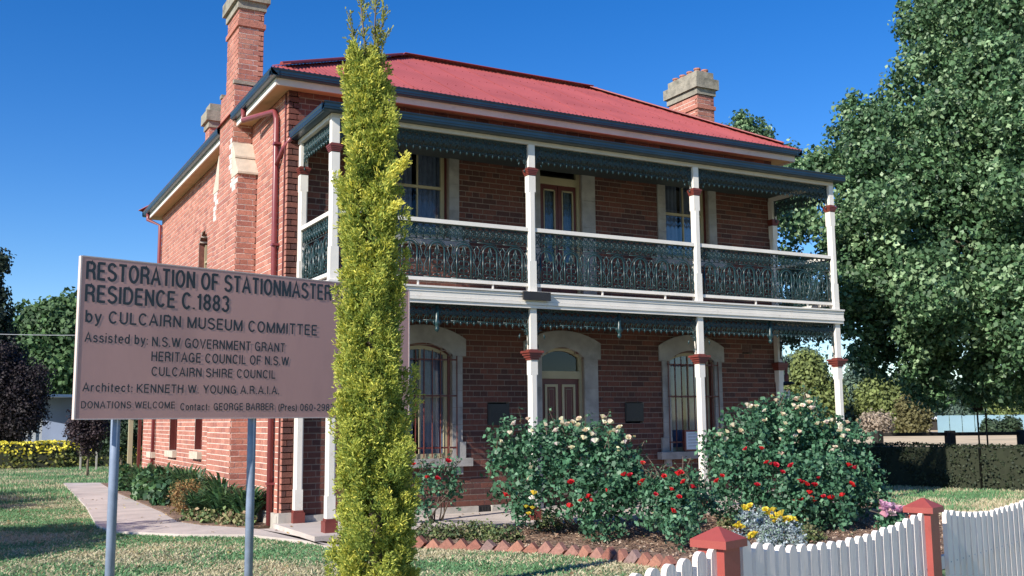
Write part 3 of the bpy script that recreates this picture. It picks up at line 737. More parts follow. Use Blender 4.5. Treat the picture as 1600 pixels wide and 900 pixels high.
# downpipes
def pipe(pts, r=.042, par=H): mb = MB(); mb.tube(pts, r, 10); p = mb.build('downpipe', M['pipe'], par, True); return p
P1 = pipe([(EX+.06, 2.95, 6.2), (EX+.06, 2.95, 6.02), (XL-.06, 2.05, 5.95), (XL-.06, 1.95, 5.8), (XL-.06, 1.9, -.06)])
pipe([(-.12, 1.47, 5.4), (XL-.02, 1.7, 5.3), (XL-.06, 1.9, 5.1)], .032)
pipe([(EX+.06, YR+.1, 6.2), (EX+.06, YR+.1, 6.05), (XL-.06, YR-.1, 5.9), (XL-.06, YR-.15, -.06)], .04)
for z in (.5, 2.2, 3.9, 5.4):
    mb = MB(); mb.box(XL-.11, XL+.0, 1.845, 1.955, z, z+.03); mb.build('pipe_bracket', M['pipe'], P1)
mb = MB(); mb.tube([(XL-.018, 1.62, 6.1), (XL-.018, 1.62, 0)], .012, 6); mb.build('dark_strip', M['darkred'], H)  # thin dark upright strip on the side wall by the corner

# ---- verandah
def vpost(x, y, lo, hi, zc, w=.105, cap=(.13, .26), wall_post=False):
    mb = MB(); h = w/2
    mb.box(x-h, x+h, y-h, y+h, zc+.001, hi)
    c = .018; prof = [(x-h+c, y-h), (x+h-c, y-h), (x+h, y-h+c), (x+h, y+h-c), (x+h-c, y+h), (x-h+c, y+h), (x-h, y+h-c), (x-h, y-h+c)]
    hs = h+.004
    mb.box(x-hs, x+hs, y-hs, y+hs, zc-.34, zc-.1)
    mb.prism([(x-hs+.02, y-hs), (x+hs-.02, y-hs), (x+hs, y-hs+.02), (x+hs, y+hs-.02), (x+hs-.02, y+hs), (x-hs+.02, y+hs), (x-hs, y+hs-.02), (x-hs, y-hs+.02)], lo+.45, zc-.34)
    mb.box(x-hs, x+hs, y-hs, y+hs, lo+.12, lo+.45)
    p = mb.build('verandah_post', M['white'], H)
    ch, cw = cap; mb = MB(); n = 4
    for k in range(n):
        e = h+.008+(cw/2-h-.008)*(k+.6)/n; mb.box(x-e, x+e, y-e, y+e, zc-ch+ch*k/n, zc-ch+ch*(k+1)/n-.001)
    mb.box(x-h-.012, x+h+.012, y-h-.012, y+h+.012, zc-.001, zc+.02)
    mb.build('post_cap', M['capred'], p)
    if lo < 1:
        mb = MB(); e = h+.03; mb.box(x-e, x+e, y-e, y+e, lo, lo+.14); e = h+.014; mb.box(x-e, x+e, y-e, y+e, lo+.141, lo+.17); mb.build('post_base', M['capred'], p)
    else:
        mb = MB(); mb.box(x-h-.006, x+h+.006, y-h-.006, y+h+.006, lo, lo+.12); mb.build('post_base', M['white'], p)
    return p
S = 3.0; ZF = 3.174; ZFB = 2.939; ZB = 5.33; ZR = 4.108
PX = [.05, 3, 6, 8.95]
for i, x in enumerate(PX):
    vpost(x, .05, 0, ZFB, 2.34)
    vpost(x, .05, ZF, ZB, 4.97, cap=(.09, .18))
for x in (.06, 8.95):
    vpost(x, D-.06, 0, ZFB, 2.34); vpost(x, D-.06, ZF, ZB, 4.97, cap=(.09, .18))
# first floor: deck, fascia boards, beams
mb = MB()
for k in range(11): mb.box(.02, 8.98, .0+k*.135, .0+k*.135+.132, 3.13, 3.165)
mb.build('verandah_deck', M['fascia'], H)
def boards(x0, x1, y0, y1, ax):
    segs = [(ZF-.025, ZF, -.05), (3.1, 3.145, -.028), (3.03, 3.098, -.018), (2.985, 3.026, -.03), (2.939, 2.982, -.012)]
    for z0, z1, e in segs:
        mb = MB()
        if ax == 'f': mb.box(x0, x1, y0+e, y1, z0, z1)
        elif ax == 'l': mb.box(x0+e, x1, y0, y1, z0, z1)
        else: mb.box(x0, x1-e, y0, y1, z0, z1)
        mb.build('fascia_board', M['white'] if ax == 'f' else M['white'], H)
boards(-.05, 9.05, -.03, .02, 'f'); boards(-.03, .02, .021, D-.01, 'l'); boards(8.98, 9.03, .021, D-.01, 'r')
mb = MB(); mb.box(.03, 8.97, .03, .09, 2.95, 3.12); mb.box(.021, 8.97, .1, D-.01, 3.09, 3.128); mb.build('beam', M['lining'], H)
mb = MB(); mb.box(-.01, 9.01, .0, .1, ZB, 5.44); mb.build('beam', M['fascia'], H)
mb = MB(); mb.box(-.01, .09, .101, D-.01, ZB, 5.43); mb.build('beam', M['white'], H)
mb = MB(); mb.box(8.91, 9.01, .101, D-.01, ZB, 5.43); mb.build('beam', M['white'], H)
gutter((-.16, -.03, 0), (9.16, -.03, 0), (0, -1, 0), 5.5, w=.12); gutter((-.03, -.03, 0), (-.03, D-.01, 0), (-1, 0, 0), 5.499, w=.12); gutter((9.03, -.03, 0), (9.03, D-.01, 0), (1, 0, 0), 5.499, w=.12)
mb = MB(); mb.box(-.025, 9.025, -.025, -.002, 5.39, 5.49); mb.box(-.025, -.002, -.001, D-.02, 5.39, 5.49); mb.build('fascia_board', M['lining'], H)
vr = (6.02-5.5)/(D+.12)
slope('verandah_roof', (-.12, -.12, 5.5), (1, 0), (0, 1), 9.24, lambda s: (0, max(.001, min(D+.1, s*1.0+.02, (9.24-s)*1.0+.02))), vr)
slope('verandah_roof', (-.12, D, 5.5), (0, -1), (1, 0), D+.12, lambda s: (0, max(.001, D+.12-s)), vr); 
slope('verandah_roof', (9.12, -.12, 5.5), (0, 1), (-1, 0), D+.12, lambda s: (0, max(.001, s)), vr)
# lining under the verandah roof
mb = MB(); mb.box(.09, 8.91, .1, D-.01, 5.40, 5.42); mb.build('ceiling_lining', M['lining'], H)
# rails
def rails(a, b, axis, fixed):
    for z0, z1, w_ in ((ZR-.055, ZR, .075), (3.255, 3.3, .05)):
        mb = MB()
        if axis == 'x': mb.box(a, b, fixed-w_/2, fixed+w_/2, z0, z1)
        else: mb.box(fixed-w_/2, fixed+w_/2, a, b, z0, z1)
        mb.build('handrail' if z0 > 3.5 else 'bottom_rail', M['white'], H)
    n = max(1, int((b-a)/1.0)); 
    for k in range(1, n+1 if n > 1 else 1):
        t = a+(b-a)*k/(n+.5)
        mb = MB()
        if axis == 'x': mb.box(t-.012, t+.012, fixed-.012, fixed+.012, ZF, 3.255)
        else: mb.box(fixed-.012, fixed+.012, t-.012, t+.012, ZF, 3.255)
        mb.build('rail_block', M['white'], H)
# cast iron panel, built once; local x along the rail, z up
def lace_panel(w):
    mb = MB(); z0, z1 = 3.3, 4.053; KR = 1.3
    def arc(cx, cz, R, a0, a1, n=10, rr=.0085, ez=1): mb.tube([(cx+R*math.cos(math.radians(a0+(a1-a0)*i/n)), 0, cz+ez*R*math.sin(math.radians(a0+(a1-a0)*i/n))) for i in range(n+1)], rr*KR, 4, cap=False)
    h = w/2
    def line(pts, rr=.0085): mb.tube([(x, 0, z) for x, z in pts], rr*KR, 4)
    line([(-h, z0+.01), (h, z0+.01)], .009); line([(-h, z1-.012), (h, z1-.012)], .009); line([(-h, 3.83), (h, 3.83)], .006)
    # tall round headed arch
    aw = w*.27
    line([(-aw, z0), (-aw, 3.68)], .0115); line([(aw, z0), (aw, 3.68)], .0115); arc(0, 3.68, aw, 0, 180, 12, .0115)
    line([(-aw*1.35, z0+.1), (-aw*1.35, 3.66)], .006); line([(aw*1.35, z0+.1), (aw*1.35, 3.66)], .006); arc(0, 3.67, aw*1.35, 20, 160, 10, .006)
    # inner stem with scrolls
    line([(0, z0), (0, 3.74)], .007)
    for s in (-1, 1):
        for cz, R in ((3.42, .035), (3.52, .04), (3.62, .032)):
            arc(s*R, cz, R, 0 if s < 0 else 180, (300 if s < 0 else -120), 8, .0065)
        line([(0, 3.6), (s*.03, 3.68), (0, 3.77)], .007); line([(s*.01, 3.36), (s*.06, 3.34), (s*.045, 3.31)], .007)
    # between the arches: S curves rising from the bottom rail
    for s in (-1, 1):
        line([(s*h, 3.33), (s*(h-.03), 3.39), (s*(h-.012), 3.47), (s*(h-.05), 3.55), (s*(h-.015), 3.63), (s*(h-.045), 3.72), (s*h, 3.78)], .0075)
        line([(s*(h-.02), 3.50), (s*(aw+.01), 3.60)], .006); line([(s*(h-.045), 3.40), (s*(aw+.01), 3.34)], .006)
        arc(s*(h-.035), 3.435, .022, 0, 300, 7, .0055)
    # top band of linked rings and leaves
    for i in range(4):
        cx_ = -h+w*(i+.5)/4; arc(cx_, 3.94, w/8*.92, 0, 360, 12, .0065); arc(cx_, 3.94, w/8*.45, 0, 360, 8, .006)
        line([(cx_-w/8, 3.84), (cx_, 3.905), (cx_+w/8, 3.84)], .006); line([(cx_-w/8, 4.04), (cx_, 3.975), (cx_+w/8, 4.04)], .006)
    for i in range(5): cx_ = -h+w*i/4; line([(cx_, 3.84), (cx_, 4.04)], .0055)
    for i in range(6): cx_ = -h+w*(i+.5)/6; arc(cx_, 3.335, .02, 0, 180, 5, .006)
    return mb.mesh('balustrade_panel', M['iron'], True)
def frieze_panel(w, zt, dz, nd=3):
    mb = MB(); h = w/2
    def line(pts, rr=.006): mb.tube([(x, 0, z) for x, z in pts], rr, 4)
    def arc(cx, cz, R, a0, a1, n=8, rr=.006): mb.tube([(cx+R*math.cos(math.radians(a0+(a1-a0)*i/n)), 0, cz+R*math.sin(math.radians(a0+(a1-a0)*i/n))) for i in range(n+1)], rr, 4, cap=False)
    line([(-h, zt-.01), (h, zt-.01)], .01); zb = zt-dz; line([(-h, zb+.05), (h, zb+.05)], .008)
    k = 4
    for i in range(k):
        cx_ = -h+w*(i+.5)/k; zc = (zt+zb+.05)/2; R = min(w/k*.46, (dz-.05)*.42)
        arc(cx_, zc, R, 0, 360, 12, .008); arc(cx_, zc, R*.55, 20, 340, 8, .008); arc(cx_-w/k*.5, zc, R*.5, -90, 90, 6, .008); arc(cx_+w/k*.5, zc, R*.5, 90, 270, 6, .008)
        line([(cx_, zb+.05), (cx_, zt)], .007); line([(cx_-w/k/2, zb+.05), (cx_+w/k/2, zt)], .006); line([(cx_+w/k/2, zb+.05), (cx_-w/k/2, zt)], .006)
        line([(cx_-w/k/2, zt-.04), (cx_, zt-.02), (cx_+w/k/2, zt-.04)], .007)
    for i in range(nd):
        cx_ = -h+w*(i+.5)/nd; mb.tube([(cx_, 0, zb+.05), (cx_, 0, zb+.03), (cx_, 0, zb+.01), (cx_, 0, zb-.012)], [.006, .017, .013, .003], 6)
        line([(cx_-w/nd/2, zb+.05), (cx_-w/nd*.25, zb+.02), (cx_, zb+.035), (cx_+w/nd*.25, zb+.02), (cx_+w/nd/2, zb+.05)], .006)
    return mb.mesh('frieze_panel', M['iron'], True)
def bracket_mesh(zt, drop, reach):
    mb = MB()
    def line(pts, rr=.006): mb.tube([(x, 0, z) for x, z in pts], rr, 4)
    n = 10
    line([(reach*(1-math.cos(i/n*PI/2)), zt-drop*(1-math.sin((i/n)*PI/2))) for i in range(n+1)], .009)
    line([(.01, zt), (.01, zt-drop)], .008)
    for k, t in enumerate((.15, .35, .55, .75)):
        x = reach*t*.6; z = zt-drop*(1-t)*.75; R = .035+.01*(k % 2)
        line([(x+R*math.cos(a*.7), z+R*math.sin(a*.7)) for a in range(9)], .008)
        line([(.01, z-.05), (x*.6+.02, z), (x, z+.04)], .008)
    for k in range(3): mb.tube([(reach*.3*k+.03, 0, zt-drop*.95+drop*.27*k), (reach*.3*k+.04, 0, zt-drop*1.02+drop*.27*k), (reach*.3*k+.045, 0, zt-drop*1.1+drop*.27*k)], [.006, .014, .003], 6)
    return mb.mesh('bracket', M['iron'], True)
npan = 7
wb = (PX[1]-PX[0]-.11)/npan; lp = lace_panel(wb); fu = frieze_panel(wb, ZB, .26, 4); fg = frieze_panel(wb, ZFB, .27, 4)
pend = MB(); pend.tube([(0, 0, ZFB), (0, 0, ZFB-.2), (0, 0, ZFB-.24), (0, 0, ZFB-.28), (0, 0, ZFB-.31), (0, 0, ZFB-.33), (0, 0, ZFB-.36), (0, 0, ZFB-.385)], [.03, .03, .045, .04, .02, .035, .028, .004], 8); pend = pend.mesh('pendant', M['iron'], True)
bu = bracket_mesh(ZB-.02, .36, .3); bg_ = bracket_mesh(ZFB-.02, .5, .36)
def bay(a, b, axis, fixed, n):
    wd = (b-a)/n; sc = wd/wb
    for k in range(n):
        t = a+wd*(k+.5); loc = (t, fixed, 0) if axis == 'x' else (fixed, t, 0); rz = 0 if axis == 'x' else PI/2
        for me, nm in ((lp, 'balustrade_panel'), (fu, 'frieze_panel'), (fg, 'frieze_panel')):
            o = link(nm, me, H, loc, rz); o.scale = (sc, 1, 1)
    for me in (bu, bg_):
        for t, fl in ((a, 0), (b, PI)):
            rz = fl+(0 if axis == 'x' else PI/2)
            link('bracket', me, H, (t, fixed, 0) if axis == 'x' else (fixed, t, 0), rz)
    if axis == 'x': link('pendant', pend, H, ((a+b)/2, fixed, 0))
for i in range(3):
    rails(PX[i]+.055, PX[i+1]-.055, 'x', .05); bay(PX[i]+.055, PX[i+1]-.055, 'x', .05, npan)
for x in (.05, 8.95): rails(.105, D-.115, 'y', x); bay(.105, D-.115, 'y', x, 3)
# dark nameplate box on the fascia over the second post
mb = MB(); mb.box(2.78, 3.22, -.12, -.081, 3.045, 3.165); mb.box(2.8, 3.2, -.08, -.03, 3.06, 3.15); mb.build('fascia_plate', M['plaque'], H)

# ============================================================ SIGN
A = at(116.5, 652, 6.6); Bp = at(638.5, 655, 6.6*1.29); zb = 1.412
ax = Vector((Bp.x-A.x, Bp.y-A.y, 0)); Wd = ax.length; ax.normalize(); nrm = Vector((ax.y, -ax.x, 0))   # towards the viewer
hgt = 1.075
SG = thing('information_sign', 'large pinkish brown restoration sign with dark lettering on two blue grey poles', 'sign', (A.x, A.y, -.1))
def sp(s, z, o=0.0): return (A.x+ax.x*s+nrm.x*o, A.y+ax.y*s+nrm.y*o, zb+z)
def sbox(mb, s0, s1, z0, z1, o0, o1):
    vs = [sp(s, z, o) for z in (z0, z1) for s, o in ((s0, o1), (s1, o1), (s1, o0), (s0, o0))]
    mb.face_block(vs, [(0, 3, 2, 1), (4, 5, 6, 7), (0, 1, 5, 4), (1, 2, 6, 5), (2, 3, 7, 6), (3, 0, 4, 7)])
mb = MB(); sbox(mb, .004, Wd-.004, .004, hgt-.004, -.01, 0); mb.build('sign_board', M['signface'], SG)
mb = MB()
for s0, s1, z0, z1 in ((-.006, .0038, -.002, hgt+.002), (Wd-.0038, Wd+.006, -.002, hgt+.002), (.004, Wd-.004, -.004, .0038), (.004, Wd-.004, hgt-.0038, hgt+.004)): sbox(mb, s0, s1, z0, z1, -.034, .002)
mb.build('sign_frame', M['signedge'], SG)
def plane_st(u, v):
    d = _f+_r*(u-800)/FPX-_u*(v-450)/FPX; n3 = np.array(nrm); t = ((np.array(A)-CAM)@n3)/(d@n3); p = CAM+d*t
    return (p[0]-A.x)*ax.x+(p[1]-A.y)*ax.y, p[2]-zb
def cyl(name, s, z0, z1, o, r, m, par):
    mb = MB(); c = sp(s, 0, o); mb.tube([(c[0], c[1], z0), (c[0], c[1], z1)], r, 14); return mb.build(name, M[m], par, True)
for uu in (177.5, 393):
    s_, _ = plane_st(uu, 658); s_ += .045; cyl('pole', s_, -.3, zb+hgt-.12, -.07, .031, 'pole', SG)
mb = MB()
for uu in (177.5, 393):
    s_, _ = plane_st(uu, 658); s_ += .045
    for z in (.2, .85): sbox(mb, s_-.06, s_+.06, z, z+.04, -.105, -.035)
mb.build('clamp', M['pole'], SG)
def _arc(cx, cy, rx, ry, a0, a1, n=10): return [(cx+rx*math.cos(math.radians(a0+(a1-a0)*i/n)), cy+ry*math.sin(math.radians(a0+(a1-a0)*i/n))) for i in range(n+1)]
e_ = .05; GLY = {}
def G_(c, w_, *st): GLY[c] = (w_, st)
G_('A', .62, [(0.02, 0), (.31, .97), (.60, 0)], [(.12, .33), (.5, .33)])
G_('B', .54, [(e_, 0), (e_, 1)], [(e_, .95), (.3, .95)]+_arc(.3, .735, .19, .215, 90, -90)+[(e_, .52)], [(.3, .52)]+_arc(.3, .285, .22, .235, 90, -90)+[(e_, .05)])
G_('C', .6, _arc(.31, .5, .26, .46, 40, 320, 18))
G_('D', .58, [(e_, 0), (e_, 1)], [(e_, .95), (.27, .95)]+_arc(.27, .5, .27, .45, 90, -90, 14)+[(e_, .05)])
G_('E', .48, [(e_, 0), (e_, 1)], [(e_, .95), (.48, .95)], [(e_, .52), (.44, .52)], [(e_, .05), (.49, .05)])
G_('F', .46, [(e_, 0), (e_, 1)], [(e_, .95), (.47, .95)], [(e_, .5), (.42, .5)])
G_('G', .62, _arc(.31, .5, .26, .46, 40, 330, 18)+[(.56, .46), (.33, .46)], [(.56, .5), (.56, 0.02)])
G_('H', .56, [(e_, 0), (e_, 1)], [(.51, 0), (.51, 1)], [(e_, .52), (.51, .52)])
G_('I', .1, [(e_, 0), (e_, 1)])
G_('K', .56, [(e_, 0), (e_, 1)], [(.54, 1), (e_, .36)], [(.2, .56), (.56, 0)])
G_('L', .44, [(e_, 1), (e_, 0)], [(e_, .05), (.45, .05)])
G_('M', .7, [(e_, 0), (e_, 1)], [(.65, 0), (.65, 1)], [(e_, .97), (.35, .03)], [(.35, .03), (.65, .97)])
G_('N', .56, [(e_, 0), (e_, 1)], [(.51, 0), (.51, 1)], [(e_, .95), (.51, .05)])
G_('O', .64, _arc(.32, .5, .27, .46, 90, 450, 24))
G_('P', .52, [(e_, 0), (e_, 1)], [(e_, .95), (.29, .95)]+_arc(.29, .71, .2, .24, 90, -90)+[(e_, .47)])
G_('R', .56, [(e_, 0), (e_, 1)], [(e_, .95), (.3, .95)]+_arc(.3, .72, .2, .23, 90, -90)+[(e_, .49)], [(.34, .48), (.45, .42), (.49, .3), (.5, .1), (.55, 0)])
G_('S', .56, _arc(.28, .73, .22, .23, 20, 220, 12)+[(.3, .52)]+_arc(.28, .27, .24, .23, 50, -165, 12))
G_('T', .52, [(.26, 0), (.26, .95)], [(0, .95), (.52, .95)])
G_('U', .56, [(e_, 1), (e_, .32)]+_arc(.28, .32, .23, .28, 180, 360, 12)+[(.51, 1)])
G_('V', .58, [(.02, 1), (.29, .03), (.56, 1)])
G_('W', .86, [(.02, 1), (.22, .03)], [(.22, .03), (.43, .97)], [(.43, .97), (.64, .03)], [(.64, .03), (.84, 1)])
G_('Y', .58, [(.02, 1), (.29, .42)], [(.56, 1), (.29, .42), (.29, 0)])
G_('.', .1, [(e_, 0), (e_, .11)]); G_("'", .1, [(e_, 1), (e_, .72)]); G_(':', .1, [(e_, 0), (e_, .11)], [(e_, .5), (e_, .61)]); G_('-', .3, [(.02, .38), (.28, .38)])
G_('(', .2, _arc(.4, .42, .34, .62, 125, 235)); G_(')', .2, _arc(-.2, .42, .34, .62, 55, -55))
G_('0', .5, _arc(.25, .5, .2, .46, 90, 450, 22)); G_('1', .3, [(.22, 0), (.22, 1)], [(.02, .77), (.14, .8), (.21, .95)])
G_('2', .5, _arc(.25, .71, .2, .24, 170, -20, 10)+[(.36, .44), (.1, .22), (.04, .05)], [(.03, .05), (.48, .05)])
G_('3', .5, _arc(.24, .73, .19, .22, 160, -80, 10), _arc(.24, .28, .21, .24, 85, -165, 12))
G_('5', .5, [(.44, .95), (.11, .95), (.06, .48)], [(.06, .5)]+_arc(.25, .32, .2, .27, 120, -160, 12))
G_('6', .5, _arc(.25, .32, .2, .27, 90, 450, 18), [(.05, .32)]+_arc(.27, .5, .22, .45, 180, 40, 8))
G_('8', .5, _arc(.25, .73, .18, .22, 90, 450, 16), _arc(.25, .28, .2, .23, 90, 450, 16)); G_('9', .5, _arc(.25, .68, .2, .27, 90, 450, 18), [(.45, .68)]+_arc(.23, .5, .22, .45, 0, -140, 8))
G_('a', .46, [(.07, .55), (.13, .68), (.22, .7), (.36, .62), (.37, .1), (.45, .03)], [(.37, .42), (.15, .36), (.05, .2), (.12, .05), (.25, .05), (.37, .2)])
G_('b', .46, [(e_, 0), (e_, 1)], _arc(.24, .355, .18, .32, 90, 450, 16)); G_('d', .46, [(.41, 0), (.41, 1)], _arc(.22, .355, .18, .32, 90, 450, 16))
G_('c', .42, _arc(.23, .355, .18, .32, 40, 320, 14)); G_('e', .46, [(.05, .37), (.41, .37)]+_arc(.23, .355, .18, .32, 0, 310, 14))
G_('h', .44, [(e_, 0), (e_, 1)], [(e_, .5)]+_arc(.22, .5, .17, .19, 170, 0, 8)+[(.39, 0)]); G_('n', .44, [(e_, 0), (e_, .72)], [(e_, .5)]+_arc(.22, .5, .17, .19, 170, 0, 8)+[(.39, 0)])
G_('i', .1, [(e_, 0), (e_, .72)], [(e_, .88), (e_, 1)]); G_('o', .46, _arc(.23, .355, .18, .32, 90, 450, 16)); G_('r', .3, [(e_, 0), (e_, .72)], [(e_, .45), (.1, .6), (.18, .67), (.29, .67)])
G_('s', .42, _arc(.21, .52, .15, .16, 20, 220, 8)+[(.23, .37)]+_arc(.21, .2, .17, .16, 50, -165, 8)); G_('t', .26, [(.12, .92), (.12, .1), (.17, .04), (.25, .04)], [(0, .67), (.25, .67)])
G_('y', .44, [(.02, .72), (.22, .03)], [(.42, .72), (.2, -.1), (.13, -.22), (.03, -.23)])
LINES = [("RESTORATION OF STATIONMASTER'S", (136, 408), (534, 455), 437, 1), ("RESIDENCE C.1883", (134, 444), (358, 461), 474, 1),
         ("by CULCAIRN MUSEUM COMMITTEE", (134, 484), (495, 514), 500, .8), ("Assisted by:", (133, 519), (231, 529), 0, .6), ("N.S.W GOVERNMENT GRANT", (238, 526), (445, 541), 0, .6),
         ("HERITAGE COUNCIL OF N.S.W", (237, 549), (451, 560), 0, .6), ("CULCAIRN SHIRE COUNCIL", (237, 573), (430, 582), 0, .6),
         ("Architect:", (129.5, 598), (207, 601), 0, .6), ("KENNETH W. YOUNG A.R.A.I.A.", (214, 600), (436, 606), 0, .6),
         ("DONATIONS WELCOME", (127, 627), (273, 629), 0, .45), ("Contact:", (282, 630), (327, 631), 0, .45), ("GEORGE BARBER", (334, 630), (427, 632), 0, .45), ("(Pres)", (435, 631), (464, 631), 0, .45), ("060-298335", (469, 631), (535, 633), 0, .45)]
CAPH = [28, 27, 19, 15, 15, 15, 14, 13.5, 13.5, 11, 11, 11, 11, 11]
for (txt, p0, p1, _, _2), chh in zip(LINES, CAPH):
    s0, z0 = plane_st(*p0); s1, _ = plane_st(*p1); _, zz = plane_st(p0[0], p0[1]+chh); caph = (z0-zz)
    words = []; x = 0.0; polys = []
    for ch in txt+' ':
        if ch == ' ': x += .34; words.append(polys); polys = []; continue
        wch, strokes = GLY[ch]
        for st in strokes: polys.append([(x+px_, py_) for px_, py_ in st])
        x += wch+.17; xe = x-.17
    S_ = (s1-s0)/xe; zbase = z0-caph; sw = .155 if chh > 16 else .145
    for polys in words:
        mb = MB(); oo = .0012
        for st in polys:
            oo += .00004; n = len(st); P2 = [(s0+a*S_, zbase+b*caph) for a, b in st]; hw_ = sw*caph/2; L_ = []; R_ = []
            for q in range(n):
                a = P2[max(q-1, 0)]; b = P2[min(q+1, n-1)]; c0 = P2[q]
                if 0 < q < n-1:
                    d1 = Vector((c0[0]-a[0], c0[1]-a[1])).normalized(); d2 = Vector((b[0]-c0[0], b[1]-c0[1])).normalized(); m_ = d1+d2
                    if m_.length < .2: m_ = d1
                    m_.normalize(); nr = Vector((-m_.y, m_.x)); sc = min(2.0, 1/max(.35, nr.dot(Vector((-d1.y, d1.x)))))
                else:
                    d1 = Vector((b[0]-a[0], b[1]-a[1])).normalized(); nr = Vector((-d1.y, d1.x)); sc = 1
                L_.append((c0[0]+nr.x*hw_*sc, c0[1]+nr.y*hw_*sc)); R_.append((c0[0]-nr.x*hw_*sc, c0[1]-nr.y*hw_*sc))
            vs = [sp(a, b, oo) for a, b in L_]+[sp(a, b, oo) for a, b in R_]
            mb.face_block(vs, [(n+q, n+q+1, q+1, q) for q in range(n-1)])
        mb.build('lettering', M['letter'], SG)

# ============================================================ PICKET FENCE
def fk(k, v): return at(1200+(11.25+17.69*k)/(1+.01642*k), v, 4.3*(1+.01642*k))
p_a = fk(-4.7, 823); p_b = fk(16.8, 778)
fd = Vector((p_b.x-p_a.x, p_b.y-p_a.y, 0)).normalized(); fn = Vector((fd.y, -fd.x, 0))
FN = thing('picket_fence', 'white picket fence with scalloped tops and dark red capped posts', 'fence', (p_a.x, p_a.y, -.15))
def fp(p, s, o, z): return (p.x+fd.x*s+fn.x*o, p.y+fd.y*s+fn.y*o, z)
def picket(p, top, d=fd):
    nn = Vector((d.y, -d.x, 0)); wv, th = .034, .0115; n = 8
    out = [(-wv, -.12)]+[(wv, -.12)]+[(wv*math.cos(PI*i/n), top-wv+wv*math.sin(PI*i/n)) for i in range(n+1)]
    vs = [(p.x+d.x*s+nn.x*o, p.y+d.y*s+nn.y*o, z) for o in (th+.02, -th+.02) for s, z in out]; m_ = len(out)
    mb = MB(); mb.face_block(vs, [tuple(range(m_)), tuple(range(2*m_-1, m_-1, -1))]+[(k, m_+k, m_+(k+1) % m_, (k+1) % m_) for k in range(m_)])
    o = mb.build('picket', M['picket'], FN)
    nb = MB()
    for z in (.18, .58):
        if z < top-.06:
            c = Vector((p.x, p.y, z))+nn*(th+.0203); nb.bar(c-nn*.003, c+nn*.001, .007)
    nb.build('nail', M['pole'], o)
tops = {0: 850, 1: 850, 2: 850, 3: 848.7, 4: 847, 5: 845.5, 6: 843, 7: 839, 8: 836, 9: 833, 10: 829, 11: 824, 12: 820, 13: 815, 14: 810, 15: 805, 16: 800.5, -1: 849, -2: 847, -3: 844, -5.4: 854, -6.45: 862, -7.5: 871, -8.55: 879, -9.6: 887, -10.65: 894, -11.7: 900, -12.75: 905, -13.8: 908,-14.85:909}
ks = np.linspace(18.2, 39, 20)
us = [1090, 1127, 1167, 1205, 1241, 1278, 1312, 1345, 1380, 1412, 1443, 1475, 1507, 1537, 1567, 1595]; vt = [487, 490, 495, 497, 497, 498, 495, 490, 482, 475, 467, 457, 447, 437, 425, 412]
for uu, vv in zip(us, vt):
    U = uu/4; k = (U-11.25)/(17.69-.01642*U); tops[k] = vv/4+675
kl = max(tops); 
for j in range(1, 14): tops[kl+j*1.06] = 778-j*3.0 if j < 6 else 762+(j-6)*1
for k, vv in tops.items():
    p = fk(k, vv); g = Vector(p_a)+fd*(Vector((p.x-p_a.x, p.y-p_a.y, 0)).dot(fd))
    picket(Vector((p.x, p.y, 0))+fd*random.uniform(-.003, .003), p.z+random.uniform(-.003, .003))
def fpost(k, v, hcap=True):
    p = fk(k, v); h = .058; zt = p.z; mb = MB(); g0 = -.15
    def rb(e, z0, z1, e2=None):
        e2 = e if e2 is None else e2
        vs = [fp(p, s*ee, o*ee, z) for ee, z in ((e, z0), (e2, z1)) for s, o in ((-1, 1), (1, 1), (1, -1), (-1, -1))]
        mb.face_block(vs, [(0, 3, 2, 1), (4, 5, 6, 7), (0, 1, 5, 4), (1, 2, 6, 5), (2, 3, 7, 6), (3, 0, 4, 7)])
    rb(h, g0, zt-.075); o = mb.build('post', M['postred'], FN)
    mb = MB(); rb(h+.022, zt-.075, zt-.045); rb(h+.022, zt-.0449, zt, .006)
    mb.build('post_cap', M['postred'], o); return p
q1 = fpost(-4.7, 823); q2 = fpost(16.8, 778); q3 = fpost(43.5, 757)
for z in (.18, .58):
    mb = MB(); a = fp(q1, -1.1, -.01, z); b = fp(q3, 0, -.01, z); mb.bar(a, b, .03, .07); mb.build('rail', M['picket'], FN)

